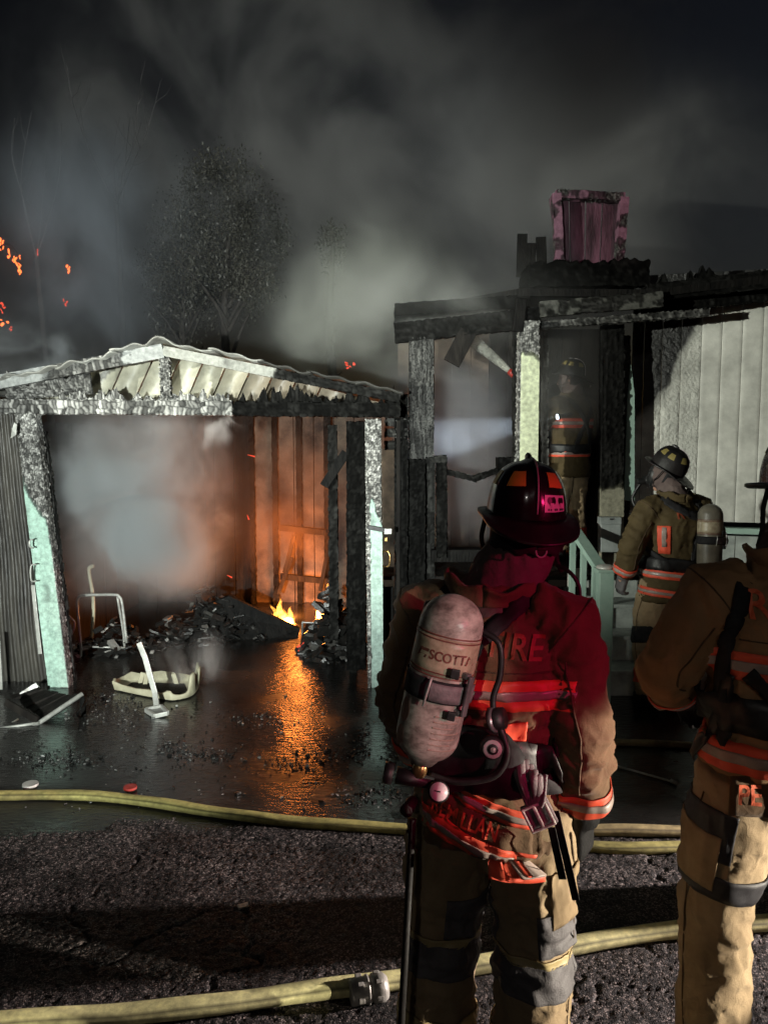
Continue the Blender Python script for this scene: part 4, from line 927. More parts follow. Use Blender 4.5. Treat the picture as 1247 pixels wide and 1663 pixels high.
def ribbon(bvh, pts, w, m, parent, name, off=.012, thick=.004, n=10, up=None):
    """webbing that follows the nearest surface"""
    path = smooth_path(pts, n); k = len(path); V = []
    loc = []
    for p in path:
        h = bvh.find_nearest(p); nn = (p - h[0]); nn = h[1] if nn.length < 1e-4 or nn.dot(h[1]) < 0 else nn.normalized()
        d = (p - h[0]).length; loc.append((h[0] + h[1] * off if d < .12 else p, h[1]))
    for _ in range(2): loc = [loc[0]] + [((loc[i - 1][0] + loc[i][0] * 2 + loc[i + 1][0]) / 4, loc[i][1]) for i in range(1, k - 1)] + [loc[-1]]
    for i in range(k):
        t = (loc[min(i + 1, k - 1)][0] - loc[max(i - 1, 0)][0]).normalized(); s = t.cross(loc[i][1]).normalized()
        V += [loc[i][0] - s * w / 2, loc[i][0] - s * w * .2 + loc[i][1] * .002, loc[i][0] + s * w * .2 + loc[i][1] * .002, loc[i][0] + s * w / 2]
    o = link(name, np_mesh(name, V, grid_idx(k, 4), m, smooth=True), parent); md = o.modifiers.new('t', 'SOLIDIFY'); md.thickness = thick; return o
def text_mesh(txt, size, bold=0.0):
    cu = bpy.data.curves.new('t', 'FONT'); cu.body = txt; cu.size = size; cu.align_x = 'CENTER'; cu.align_y = 'CENTER'; cu.offset = bold; cu.resolution_u = 3
    o = bpy.data.objects.new('t', cu); C.objects.link(o); dg = bpy.context.evaluated_depsgraph_get(); me = bpy.data.meshes.new_from_object(o.evaluated_get(dg)); bpy.data.objects.remove(o)
    bm = bmesh.new(); bm.from_mesh(me); bmesh.ops.triangulate(bm, faces=bm.faces)
    bmesh.ops.subdivide_edges(bm, edges=[e for e in bm.edges if e.calc_length() > size * .25], cuts=2); bm.to_mesh(me); bm.free(); return me
def letters(txt, size, origin, right, up, bvh, m, parent, off=.006, squash=1.0, bold=0.0, name='lettering', r0=.3):
    """flat print wrapped on the surface: each point is cast from outside towards the cloth"""
    me = text_mesh(txt, size, bold); right = Vector(right).normalized(); up = Vector(up).normalized(); n = right.cross(up); o0 = Vector(origin)
    for v in me.vertices:
        p = o0 + right * v.co.x * squash + up * v.co.y; h = bvh.ray_cast(p + n * r0, -n, r0 * 2.5)
        v.co = (h[0] + n * off) if h[0] is not None else p
    me.materials.clear(); me.materials.append(MATS[m]); o = link(name, me, parent); return o

def glove(wrist, d, palm_n, m, parent, side, curl=.5, scale=1.0):
    """d: direction of the fingers, palm_n: where the palm looks"""
    d = Vector(d).normalized(); pn = Vector(palm_n); pn = (pn - d * d.dot(pn)).normalized(); s = d.cross(pn) * side   # s: towards the thumb
    w = Vector(wrist); k = scale; mb = MB()
    mb.tube([w - d * .05 * k, w, w + d * .02 * k], [.048 * k, .046 * k, .042 * k], 14)
    M = Matrix((s, pn, d)).transposed(); mb.box(w + d * .06 * k, (.092 * k, .042 * k, .10 * k), M, .018 * k)
    for i, (off, ln, r) in enumerate(((.034, .078, .0125), (.011, .088, .013), (-.012, .082, .0125), (-.034, .066, .0115))):
        p = w + d * .095 * k + s * off * k; a = 0; pts = [p - d * .03 * k, p]; dd = d
        for f in (.42, .33, .25):
            a += curl * (.8 + .12 * i); dd = d * math.cos(a) + pn * math.sin(a); p = p + dd * ln * f * k * 1.1; pts.append(p)
        mb.tube(pts, [r * k, r * k, r * k * 1.02, r * k * .95, r * k * .75], 10)
    p = w + d * .03 * k + s * .036 * k; q = p + (s * .55 + d * .6 + pn * .35).normalized() * .045 * k
    mb.tube([p - s * .012 * k, p, q, q + (d * .85 + pn * .4).normalized() * .035 * k], [.017 * k, .017 * k, .0145 * k, .011 * k], 10)
    me = remesh(mb, .0055 * k, 2, 'glove'); me.materials.append(MATS[m]); me.polygons.foreach_set('use_smooth', np.ones(len(me.polygons), bool))
    return link('glove', me, parent)

def helmet(par, c, yaw, pitch, roll, shell_m, s=1.0, sticker=True, seg=56, patch_m='patch_yellow'):
    """ribbed shell, wide brim longer behind; local +y is the front"""
    M = Matrix.Translation(c) @ Matrix.Rotation(yaw, 4, 'Z') @ Matrix.Rotation(pitch, 4, 'X') @ Matrix.Rotation(roll, 4, 'Y') @ Matrix.Scale(s, 4)
    nr = 26; V = []
    for i in range(nr):
        t = i / (nr - 1); ph = t * math.pi / 2
        for k in range(seg):
            a = 2 * math.pi * k / seg; rib = .0045 * math.exp(-((math.degrees(a) % 45 - 22.5 - 0) / 3.0) ** 2) * math.cos(ph) ** .4
            crest = .010 * math.exp(-((abs(math.cos(a)) * math.cos(ph)) / .07) ** 2) * min(1, t * 3)
            prof = math.cos(ph) ** .72
            rx, ry = .1085 + rib, .130 + rib
            V.append(M @ Vector((rx * prof * math.cos(a), ry * prof * math.sin(a), .150 * math.sin(ph) ** .92 + crest)))
    Fq = [(i * seg + k, i * seg + (k + 1) % seg, (i + 1) * seg + (k + 1) % seg, (i + 1) * seg + k) for i in range(nr - 1) for k in range(seg)]
    sh = link('helmet', np_mesh('helmet', V, Fq, shell_m, smooth=True), par); sb = bvh_of(sh.data)
    # brim
    V = []; prof = [(0.0, .006), (.25, .002), (.6, -.004), (.9, -.008), (1.0, -.006), (1.0, -.014), (.85, -.017), (.4, -.014), (0.0, -.008)]
    for f, z in prof:
        for k in range(seg):
            a = 2 * math.pi * k / seg; sn = math.sin(a); back = max(0, -sn)
            wout = .024 + .028 * max(0, sn) ** 1.5 + .075 * back ** 2.2
            r = f * wout; drop = -.030 * back ** 2 * f + .012 * abs(math.cos(a)) ** 2 * f
            V.append(M @ Vector(((.107 + r) * math.cos(a), (.1285 + r) * math.sin(a), z + drop)))
    n = len(prof); Fq = [(i * seg + k, i * seg + (k + 1) % seg, ((i + 1) % n) * seg + (k + 1) % seg, ((i + 1) % n) * seg + k) for i in range(n) for k in range(seg)]
    link('brim', np_mesh('brim', V, Fq, 'brim_black', smooth=True), sh)
    # piping along the crest
    pts = [M @ Vector((0, -.131 * math.cos(t) ** .72, .151 * math.sin(t) ** .92 + .011 * min(1, t * 2))) for t in [i * math.pi / 2 / 14 for i in range(1, 15)]]
    MB().tube(pts, .0026 * s, 6).build('crest_piping', 'sticker_dim', sh, True)
    MB().ball(M @ Vector((0, .03, .158)), (.008 * s, .03 * s, .014 * s), 12, M.to_3x3().normalized()).build('crest_knob', 'brim_black', sh, True)
    # reflective tetrahedron patches between the ribs
    Mi = M.to_3x3().normalized()
    def on(a, e, off=.0022):
        d = Mi @ Vector((math.cos(a) * math.cos(e), math.sin(a) * math.cos(e), math.sin(e))); o0 = M @ Vector((0, 0, .02)); h = sb.ray_cast(o0, d, .5); return (h[0] if h[0] is not None else o0 + d * .13) + d * off
    def patch(ac, e0, e1, w0, w1, m, nm, off=.0022):
        V = [on(ac + (w0 + (w1 - w0) * j / 5) * (2 * i / 5 - 1), e0 + (e1 - e0) * j / 5, off) for j in range(6) for i in range(6)]
        return link(nm, np_mesh(nm, V, grid_idx(6, 6), m, smooth=True), sh)
    for ac in (-45, -135, 0, 180, 45, 135, -90 + 18): 
        if ac == -72: continue
        patch(R(ac + (-14 if ac == -45 else 14 if ac == -135 else 0)), R(33), R(53), R(15), R(12), patch_m, 'reflective_patch')
    if sticker:
        patch(R(-64), R(4), R(24), R(17.5), R(17.5), 'sticker_white', 'helmet_sticker', .0026)
        for da, ee, rr, mm in ((-8, 17, 5.6, 'ink'), (8.5, 17, 5.0, 'ink'), (-8, 12.5, 2.6, 'sticker_white'), (8.5, 12.5, 2.6, 'sticker_white')):
            V = [on(R(-64 + da), R(ee), .0034)] + [on(R(-64 + da + rr * 1.15 * math.cos(t)), R(ee + rr * (1 + .25 * math.sin(3 * t)) * math.sin(t)), .0034 if mm == 'ink' else .0042) for t in [i * math.pi / 8 for i in range(16)]]
            MB().add(V, [(0, i + 1, (i + 1) % 16 + 1) for i in range(16)]).build('sticker_print', mm, sh)
        for i in range(9):
            if i in (2, 5): continue
            patch(R(-76.5 + i * 3.1), R(5.6), R(8.2), R(.9), R(1.0), 'ink', 'sticker_print', .0040)
    # hanging ring at the back, neck flap and chin strap
    rg = [M @ Vector((.010 * math.cos(t) * 1.4, -.205 + .0, -.058 + .018 * math.sin(t))) for t in [math.pi + i * math.pi / 10 for i in range(11)]]
    MB().tube(rg, .0025 * s, 6).build('hanging_ring', 'sticker_dim', sh, True)
    MB().box(M @ Vector((0, -.197, -.044)), (.024, .012, .034), Mi, .005).build('ring_tab', 'brim_black', sh)
    V = []
    for i in range(25):
        a = R(195 + 150 * i / 24)
        for j in range(7): V.append(M @ Vector(((.101 + .004 * j / 6) * math.cos(a), (.115 + .012 * j / 6) * math.sin(a), -.004 - .085 * j / 6 + .006 * math.sin(i * 1.3) * j / 6)))
    o = link('neck_flap', np_mesh('neck_flap', V, grid_idx(25, 7), 'black_cloth', smooth=True), sh); o.modifiers.new('t', 'SOLIDIFY').thickness = .004
    for sd in (-1, 1):
        pts = [M @ Vector(p) for p in ((sd * .112, .0, -.01), (sd * .118, .01, -.07), (sd * .105, .03, -.12), (sd * .122, .02, -.165))]
        MB().tube(smooth_path(pts, 5), .007 * s, 6, ry=.003 * s).build('chin_strap', 'black_cloth', sh, True)
    return sh

def limb(a, b, c, r): # shoulder, elbow, wrist chain with rounded joints
    a, b, c = Vector(a), Vector(b), Vector(c); pts = [a, a.lerp(b, .35), a.lerp(b, .72), b.lerp(a, .10), b, b.lerp(c, .10), b.lerp(c, .45), c]
    return pts, [r[0], r[1], r[2], r[3], r[3] * 1.03, r[3], r[4], r[5]]
def head_shape(mb, c, yaw, s=1.0):
    Mz = Matrix.Rotation(yaw, 3, 'Z'); f = lambda x, y, z: Vector(c) + Mz @ (Vector((x, y, z)) * s)
    mb.ball(f(0, 0, .02), (.078 * s, .096 * s, .112 * s), 22, Mz); mb.ball(f(0, .038, -.055), (.058 * s, .058 * s, .062 * s), 18, Mz)
    mb.tube([f(0, .088, .025), f(0, .104, -.002), f(0, .112, -.022), f(0, .094, -.032)], [.009 * s, .012 * s, .017 * s, .010 * s], 10)
    for sx in (-1, 1):
        mb.ball(f(sx * .080, -.002, -.005), (.009 * s, .020 * s, .032 * s), 10, Mz); mb.ball(f(sx * .034, .078, .036), (.024 * s, .014 * s, .009 * s), 10, Mz)
        mb.ball(f(sx * .040, .070, -.022), (.024 * s, .020 * s, .020 * s), 10, Mz)
    mb.ball(f(0, .090, -.060), (.026 * s, .012 * s, .008 * s), 12, Mz); mb.ball(f(0, .086, -.072), (.022 * s, .012 * s, .008 * s), 12, Mz)
    mb.ball(f(0, .070, -.098), (.024 * s, .020 * s, .018 * s), 12, Mz)
    return f

def firefighter(label, loc, rz, K, name='person'):
    """K: joints and options; person space: x right, y ahead, z up, feet at 0"""
    p = thing(name, label, 'person', loc, rz, 'firefighters', local=True)
    vx = K.get('voxel', .011); H = Vector(K['head']); sh = K['shoulder']; el = K['elbow']; wr = K['wrist']; hip = K['hip']; kn = K['knee']; an = K['ankle']
    ln = Vector(K.get('lean', (0, 0)) + (0,)) if len(K.get('lean', (0, 0))) == 2 else Vector()
    hipc = (Vector(hip[0]) + Vector(hip[1])) / 2; shc = (Vector(sh[0]) + Vector(sh[1])) / 2
    # body: one continuous figure with head, face, hands and feet
    mb = MB(); T = [(hipc.lerp(shc, t)) for t in (-.12, .1, .45, .75, .95)]
    mb.rings([(q.x, q.y, q.z, a, b) for q, a, b in zip(T, (.14, .15, .135, .16, .13), (.10, .11, .10, .115, .085))], 20)
    nk = shc + Vector((0, 0, .03)); mb.tube([nk, nk.lerp(H, .5), H + Vector((0, 0, -.03))], [.075, .06, .058], 16)
    f = head_shape(mb, H, K.get('head_yaw', 0))
    for i in (0, 1):
        pts, rd = limb(sh[i], el[i], wr[i], (.062, .056, .048, .043, .042, .032)); mb.tube(pts, rd, 14)
        w = Vector(wr[i]); d = (w - Vector(el[i])).normalized(); mb.tube([w, w + d * .05, w + d * .09], [.03, .036, .025], 10)
        pts, rd = limb(hip[i], kn[i], an[i], (.085, .082, .07, .056, .058, .042)); mb.tube(pts, rd, 14)
        a = Vector(an[i]); mb.tube([a, Vector((a.x, a.y, .05)), Vector((a.x, a.y + .12, .04))], [.04, .042, .035], 10)
    me = remesh(mb, .011, 2, 'body'); me.materials.append(MATS['skin']); me.polygons.foreach_set('use_smooth', np.ones(len(me.polygons), bool)); body = link('body', me, p)
    for sx in (-1, 1): MB().ball(f(sx * .034, .084, .022), .012, 12).build('eye', 'eye_white', body, True); 
    # hood round the neck and jaw
    mb = MB(); Mz = Matrix.Rotation(K.get('head_yaw', 0), 3, 'Z')
    hf_ = K.get('hood_fwd', 0); mb.ball(H + Mz @ Vector((0, -.022 + hf_, .015 - hf_ * .5)), (.090, .092 + hf_ * .4, .125), 20, Mz); mb.tube([nk + Vector((0, -.01, -.04)), nk.lerp(H, .45) + Vector((0, -.012, 0)), H + Mz @ Vector((0, -.02, -.03))], [.125, .098, .085], 18)
    me = remesh(mb, .010, 3, 'hood'); wrinkle(me, [(nk.lerp(H, .4), .07, (0, .3, 1))], K['seed'] + 40, .011); me.materials.append(MATS['hood_cloth']); link('hood', me, p)
    # trousers
    mb = MB(); mb.rings([(hipc.x, hipc.y, hipc.z + z, a, b) for z, a, b in ((-.10, .165, .125), (.0, .18, .14), (.10, .17, .13), (.2, .16, .12))], 24)
    for i in (0, 1):
        pts, rd = limb(Vector(hip[i]) + Vector((0, 0, .0)), kn[i], Vector(an[i]) + Vector((0, 0, -.02)), (.118, .120, .112, .101, .102, .104)); mb.tube(pts, rd, 20)
    me = remesh(mb, vx, 3, 'trousers'); wrinkle(me, [(kn[i], .11, (0, .4, 1)) for i in (0, 1)] + [(Vector(an[i]) + Vector((0, 0, .08)), .08, (.2, .2, 1)) for i in (0, 1)], K['seed'], K.get('fold', .014))
    me.materials.append(MATS['trouser_cloth']); tr = link('trousers', me, p); tb_ = bvh_of(me)
    for i in (0, 1):
        k, a, h = Vector(kn[i]), Vector(an[i]), Vector(hip[i])
        for t0, hf, m, nm, *aa in K['leg_bands']:
            c = k.lerp(a, t0) if t0 >= 0 else k.lerp(h, -t0); ax = (k - a) if t0 >= 0 else (h - k)
            band(tb_, c, ax, (1, 0, 0), hf, m, tr, nm, *(aa if aa else (0, 360)), rmax=.22, rclamp=.115, off=.0065, segs=72, rows=16 if hf > .04 else 6)
        for sx in K.get('pockets', ()):
            if sx == i: band(tb_, k.lerp(h, .42), h - k, (1, 0, 0), .085, 'pocket_cloth' if 'pocket_cloth' in MATS else 'trouser_cloth', tr, 'cargo_pocket', -55 if i else 125, 55 if i else 235, .22, .118, .009, 12)
        mb = MB(); mb.tube([Vector((a.x, a.y, .20)), Vector((a.x, a.y, .10)), Vector((a.x, a.y + .01, .05))], [.075, .07, .07], 16); mb.tube([Vector((a.x, a.y - .05, .05)), Vector((a.x, a.y + .06, .055)), Vector((a.x, a.y + .17, .045))], [.052, .056, .045], 14)
        me = remesh(mb, .012, 2, 'boot'); Vb = verts_np(me); Vb[:, 2] = np.maximum(Vb[:, 2], .004); me.vertices.foreach_set('co', Vb.astype(np.float32).ravel()); me.materials.append(MATS['rubber']); link('boot', me, p)
    # coat
    up = (shc - hipc); 
    def tor(z): return hipc + up * ((z - hipc.z) / max(.1, up.z))
    mb = MB(); rows = []
    cw = K.get('coat_w', 1.0)
    for z, a, b in ((K['hem'], .228, .172), (K['hem'] + .10, .222, .168), (.95, .208, .158), (1.06, .202, .150), (1.18, .212, .158), (1.30, .228, .165), (1.40, .224, .155), (1.465, .185, .128), (1.505, .125, .105), (1.56, .115, .108)):
        zz = z * K['sc'] if z > .9 else z; q = tor(zz); rows.append((q.x, q.y - (.012 if z > 1.2 else 0), zz, a * cw, b * cw))
    mb.rings(rows, 32)
    for i in (0, 1):
        s_, e_, w_ = Vector(sh[i]), Vector(el[i]), Vector(wr[i]); inn = Vector((.05 * (1 if i == 0 else -1), 0, .0))
        aw = K.get('arm_w', 1.0); pts, rd = limb(s_, e_, w_, [aw * q_ for q_ in (.104, .094, .086, .082, .076, .069)]); mb.tube([s_ + inn * 1.6 + Vector((0, 0, .02))] + pts, [.09] + rd, 22)
    me = remesh(mb, vx, 4, 'coat')
    jl = [(el[i], .11, Vector(wr[i]) - Vector(sh[i])) for i in (0, 1)] + [(wr[i], .07, Vector(wr[i]) - Vector(el[i])) for i in (0, 1)] + [(sh[i], .09, (1 if i else -1, .3, -.8)) for i in (0, 1)] + [((hipc.x, hipc.y - .1, 1.05), .12, (.3, 0, 1))]
    wrinkle(me, jl, K['seed'] + 11, K.get('fold', .014)); me.materials.append(MATS[K.get('coat_m', 'coat_cloth')]); co = link('coat', me, p); cb = bvh_of(me)
    cbn = cb
    # collar
    mb = MB(); q = tor(1.56 * K['sc']); V = []
    for i in range(41):
        a = R(-90 + 360 * i / 40)
        for j in range(6):
            r = .118 + .012 * j / 5 + .006 * math.sin(3 * a + j); V.append((q.x + r * math.cos(a), q.y - .01 + r * .98 * math.sin(a), q.z - .050 + .060 * j / 5 + .016 * math.sin(2 * a + 1) * j / 5 + .008 * math.sin(7 * a) * j / 5))
    o = link('collar', np_mesh('collar', V, grid_idx(41, 6), K.get('coat_m', 'coat_cloth'), smooth=True), co); o.modifiers.new('t', 'SOLIDIFY').thickness = .010
    # stripes: orange with a silver middle
    def stripe(c, ax, hf, rc, tilt=None, a0=0, a1=360, rm=.4, nm='reflective_stripe', e1=(1, 0, 0), off=.006, sag=0):
        o = band(cb, c, ax, e1, hf, 'stripe_orange', co, nm, a0, a1, rm, rc, off, 7, tilt, sag=sag)
        band(cb, c, ax, e1, hf * .36, 'stripe_silver', co, 'silver_tape', a0, a1, rm, rc, off + .0035, 4, tilt, sag=sag); return o
    for z, hf, rc, tl in K['coat_stripes']:
        q = tor(z); stripe(q, (0, 0, 1), hf, rc * cw, tl, -90 - 170, -90 + 170)
    for i in (0, 1):
        w, e = Vector(wr[i]), Vector(el[i]); d = (w - e).normalized()
        stripe(w - d * .045, d, .032, .072, rm=.16, e1=(0, 1, 0) if abs(d.y) < .9 else (1, 0, 0))
    for kk in K.get('patches', ()): kk(cb, co, tor)
    # seams: yoke, armholes, side of the sleeve, outer trouser seam
    q = tor(1.345 * K['sc']); band(cb, q, (0, 0, 1), (1, 0, 0), .0018, 'seam', co, 'seam', -150, -30, .4, .22, .003, 2, segs=60)
    for i in (0, 1):
        s_ = Vector(sh[i]); d = (Vector(el[i]) - s_).normalized(); ax_ = Vector((.8 * (1 if i else -1), 0, -.6)); band(cb, s_ + ax_ * .015, ax_, (0, 1, 0), 0.002, 'seam', co, 'seam', 0, 360, .2, .105, .003, 2, segs=60)
        ribbon(cb, [Vector(sh[i]).lerp(Vector(el[i]), t) + Vector((0, -.1, 0)) for t in (.3, .65, 1.0)] + [Vector(el[i]).lerp(Vector(wr[i]), t) + Vector((0, -.1, 0)) for t in (.4, .8)], .004, 'seam', co, 'seam', .001, .001)
        ox = .12 if i else -.12
        ribbon(tb_, [Vector(hip[i]) + Vector((ox, -.03, -.05)), Vector(kn[i]) + Vector((ox, -.03, .1)), Vector(kn[i]) + Vector((ox * .9, -.03, -.1)), Vector(an[i]) + Vector((ox * .9, -.03, .05))], .004, 'seam', tr, 'seam', .001, .001)
    for i in (0, 1):
        gd, gn, cu = K['hands'][i]; glove(Vector(wr[i]) + (Vector(wr[i]) - Vector(el[i])).normalized() * .035, gd, gn, K.get('glove', 'glove_black'), p, 1 if i else -1, cu, K.get('hand_s', 1.0))
    hm = helmet(p, H + Mz @ Vector((0, -.006, .055)), K.get('head_yaw', 0), K.get('head_pitch', 0), K.get('head_roll', 0), K.get('helmet', 'helmet_black'), K.get('helmet_s', 1.0), K.get('sticker', False), patch_m=K.get('patch', 'patch_yellow'))
    return p, co, cb, tor, tr, tb_

def air_pack(p, bvh, c, ax, back, r=.083, L_=.50, text=True, name='air_cylinder', wrap='cylinder_wrap'):
    """cylinder with its valve at the lower end; c centre, ax upward axis, back: outward"""
    ax = Vector(ax).normalized(); back = Vector(back); back = (back - ax * ax.dot(back)).normalized(); sd = back.cross(ax)      # sd: to the wearer's left
    M = Matrix((sd, back, ax)).transposed().to_4x4(); M.translation = Vector(c); h = L_ / 2
    prof = [(.012, -h - .012), (.03, -h - .008)] + [(r * math.sin(t), -h + r * .85 * (1 - math.cos(t))) for t in [i * math.pi / 2 / 8 for i in range(3, 9)]] + [(r, h - r)] + [(r * math.cos(t), h - r + r * .95 * math.sin(t)) for t in [i * math.pi / 2 / 9 for i in range(1, 9)]] + [(.008, h - .004)]
    cyl = MB().lathe(prof, 48, M).build(name, wrap, p, True); cv = bvh_of(cyl.data); T = lambda x, y, z: M @ Vector((x, y, z)); M3 = M.to_3x3()
    ring = lambda z, hf, m, nm, off=.002, a0=0, a1=360, rows=4: band(cv, T(0, 0, z), ax, sd, hf, m, cyl, nm, a0, a1, .2, None, off, rows, segs=48)
    zl = h * .32
    ring(zl, .046, 'cylinder_band', 'label_band', .0012, rows=5)
    for z in (zl + .050, zl + .040, zl - .040, zl - .049): ring(z, .0018, 'cylinder_mark', 'label_line', .0022)
    bo = ring(-.015, .027, 'black_cloth', 'cylinder_strap', .006)
    ring(-.015, .022, 'grey_web', 'strap_overlay', .011, 75, 165)
    if text:
        letters('SCOTT', .033, T(-.004, 0, zl), M3 @ Vector((-1, 0, 0)), ax, cv, 'cylinder_mark', cyl, .003, .85, .0008, r0=.2)
        for x0 in (.056, -.060):
            rt = M3 @ Vector((-1, 0, 0)); fr = [(-.009, -.012), (.011, -.012), (.011, -.004), (-.005, -.004), (-.005, .004), (.011, .004), (.011, .012), (-.009, .012)]
            V = []
            for (a, b) in fr:
                q = T(x0, 0, zl) + rt * (a + b * .25) + ax * b; hh = cv.ray_cast(q + back * .2, -back, .4); V.append((hh[0] if hh[0] is not None else q) + back * .003)
            MB().add(V, [(0, 1, 2, 3), (0, 3, 4, 7), (4, 5, 6, 7)]).build('label_logo', 'cylinder_mark', cyl)
        for i in range(7): # rows of fine print low on the wrap
            ring(-.075 - .014 * i, .0016, 'cylinder_print', 'fine_print', .0016, 92, 150 - 9 * (i % 3))
        for z0, rr in ((-.085, .024), (-.150, .020)):
            V = []
            for t in [i * math.pi / 10 for i in range(20)]:
                a = R(30) + rr * .8 / r * math.cos(t); d = M3 @ Vector((math.cos(a), math.sin(a), 0)); V.append(T(0, 0, z0 + rr * 1.3 * math.sin(t)) + d * (r + .0015))
            MB().add(V, [tuple(range(20))]).build('worn_decal', 'cylinder_decal', cyl)
    # side bracket with two lugs
    b0 = T(-r * .72, r * .70, -.012); Mb = M3 @ Matrix.Rotation(R(-42), 3, 'Z')
    for x, z, w_, h_ in ((.0, .046, .034, .016), (.0, -.046, .034, .016), (-.020, 0, .014, .105), (.022, 0, .008, .10)): MB().box(b0 + Mb @ Vector((-x, .006, z)), (w_, .018, h_), Mb, .006).build('bracket', 'grey_metal', cyl)
    MB().box(T(-.028, r + .012, .040), (.022, .010, .024), M3, .003).build('strap_slot', 'rubber', cyl); MB().box(T(-.040, r + .010, -.062), (.020, .010, .022), M3, .003).build('strap_slot', 'rubber', cyl)
    MB().tube([T(.024, r + .010, .020), T(.026, r + .016, 0), T(.030, r + .010, -.052)], .0032, 8).build('strap_buckle', 'pale_metal', cyl, True)
    # valve
    MB().lathe([(.016, -h - .045), (.019, -h - .03), (.017, -h)], 16, M).build('valve_neck', 'brass', cyl, True)
    MB().tube([T(.055, .0, -h - .055), T(.02, 0, -h - .055), T(-.04, 0, -h - .055)], [.022, .020, .014], 14).build('valve_body', 'rubber', cyl, True)
    MB().lathe([(.001, -.012), (.026, -.012), (.028, 0), (.026, .012), (.001, .012)], 20, Matrix.Translation(T(.075, 0, -h - .055)) @ (M3 @ Matrix.Rotation(R(90), 3, 'Y')).to_4x4()).build('valve_knob', 'rubber', cyl, True)
    Mg = Matrix.Translation(T(-.055, .025, -h - .062)) @ (M3 @ Matrix.Rotation(R(-65), 3, 'X')).to_4x4()
    MB().lathe([(.026, -.008), (.027, .004), (.024, .008)], 20, Mg).build('gauge_case', 'rubber', cyl, True)
    MB().lathe([(.001, .0082), (.0225, .0084), (.0225, .0095), (.001, .0097)], 20, Mg).build('gauge_dial', 'sticker_white', cyl, True)
    MB().box(Mg @ Vector((.004, 0, .0105)), (.016, .003, .001), Mg.to_3x3()).build('gauge_needle', 'ink', cyl)
    # back plate
    MB().box(T(0, -r - .016, -.02), (.15, .03, L_ * .86), M3, .012).build('back_plate', 'rubber', cyl)
    return cyl, T
# --- the one in front with the helmet sticker
TAN = [(-.16, .065, 'knee_leather', 'knee_pad', -75, 215), (.24, .050, 'knee_leather', 'leg_patch'), (.10, .012, 'stripe_tan', 'trim_tape'), (.72, .03, 'stripe_tan', 'trim_tape')]
def vest_patch(cb, co, tor):
    # broad orange trim on the back with a torn lower tongue
    q = tor(1.285)
    o = band(cb, q, (0, 0, 1), (1, 0, 0), .040, 'stripe_orange', co, 'reflective_stripe', -108, -20, .4, .215, .007, 7, segs=40)
    band(cb, q, (0, 0, 1), (1, 0, 0), .013, 'stripe_silver', co, 'silver_tape', -108, -20, .4, .215, .0105, 4, segs=40)
    o = band(cb, tor(1.20), (0, 0, 1), (1, 0, 0), .045, 'stripe_orange', co, 'reflective_stripe', -82, -48, .4, .210, .007, 7, segs=24, tilt=(.0, .04))
    band(cb, tor(1.195), (0, 0, 1), (1, 0, 0), .018, 'stripe_silver', co, 'silver_tape', -78, -56, .4, .210, .0105, 4, segs=24, tilt=(.0, .06))
K1 = dict(seed=3, sc=1.0, head=(.075, .055, 1.685), head_yaw=R(22), head_pitch=R(4), head_roll=R(3), helmet_s=1.0, sticker=True, voxel=.0085,
    coat_w=.93, arm_w=.92, shoulder=((-.195, -.01, 1.455), (.195, -.01, 1.455)), elbow=((-.27, .02, 1.18), (.255, -.035, 1.17)), wrist=((-.26, .15, .98), (.25, .035, .93)),
    hip=((-.105, 0, .93), (.105, 0, .93)), knee=((-.145, .03, .53), (.125, .035, .53)), ankle=((-.16, -.02, .12), (.125, .0, .12)), hem=.83, fold=.016,
    leg_bands=TAN, coat_stripes=[], patches=[vest_patch], pockets=(0, 1),
    hands=(((0, .5, -.85), (1, 0, 0), .9), ((.0, .12, -1), (-1, .3, 0), .65)), hand_s=1.15)
L1 = at(800, 1200, 2.1).x
f1, co1, cb1, tor1, tr1, tb1 = firefighter('firefighter with black stickered helmet and tan air cylinder on the back', (L1, 2.12, 0), R(-20), K1)
# coat tail with two stripes and the name, sloping down to the right
for z, hf in ((.985, .022), (.868, .028)):
    band(cb1, tor1(z), (0, 0, 1), (1, 0, 0), hf, 'stripe_orange', co1, 'reflective_stripe', -165, -40, .45, .225, .008, 7, (-.055, .01), segs=48)
    band(cb1, tor1(z - .002), (0, 0, 1), (1, 0, 0), hf * .36, 'stripe_silver', co1, 'silver_tape', -165, -40, .45, .225, .0115, 4, (-.055, .01), segs=48)
band(cb1, tor1(.928), (0, 0, 1), (1, 0, 0), .036, 'coat_cloth', co1, 'name_panel', -160, -42, .45, .225, .006, 7, (-.055, .01), segs=40)
letters('REMILLAN', .062, (-.040, -.1, .930), (1, 0, -.22), (.22, 0, 1), cb1, 'letter_bright', co1, .019, .70, .001)
letters('FIRE', .092, (.092, -.2, 1.412), (1, 0, -.10), (.10, 0, 1), cb1, 'letter_orange', co1, .006, .80, .0012)
cyl1, T1_ = air_pack(f1, cb1, (-.070, -.300, 1.362), (.19, .08, 1), (.30, -1, .1), .079, .43)
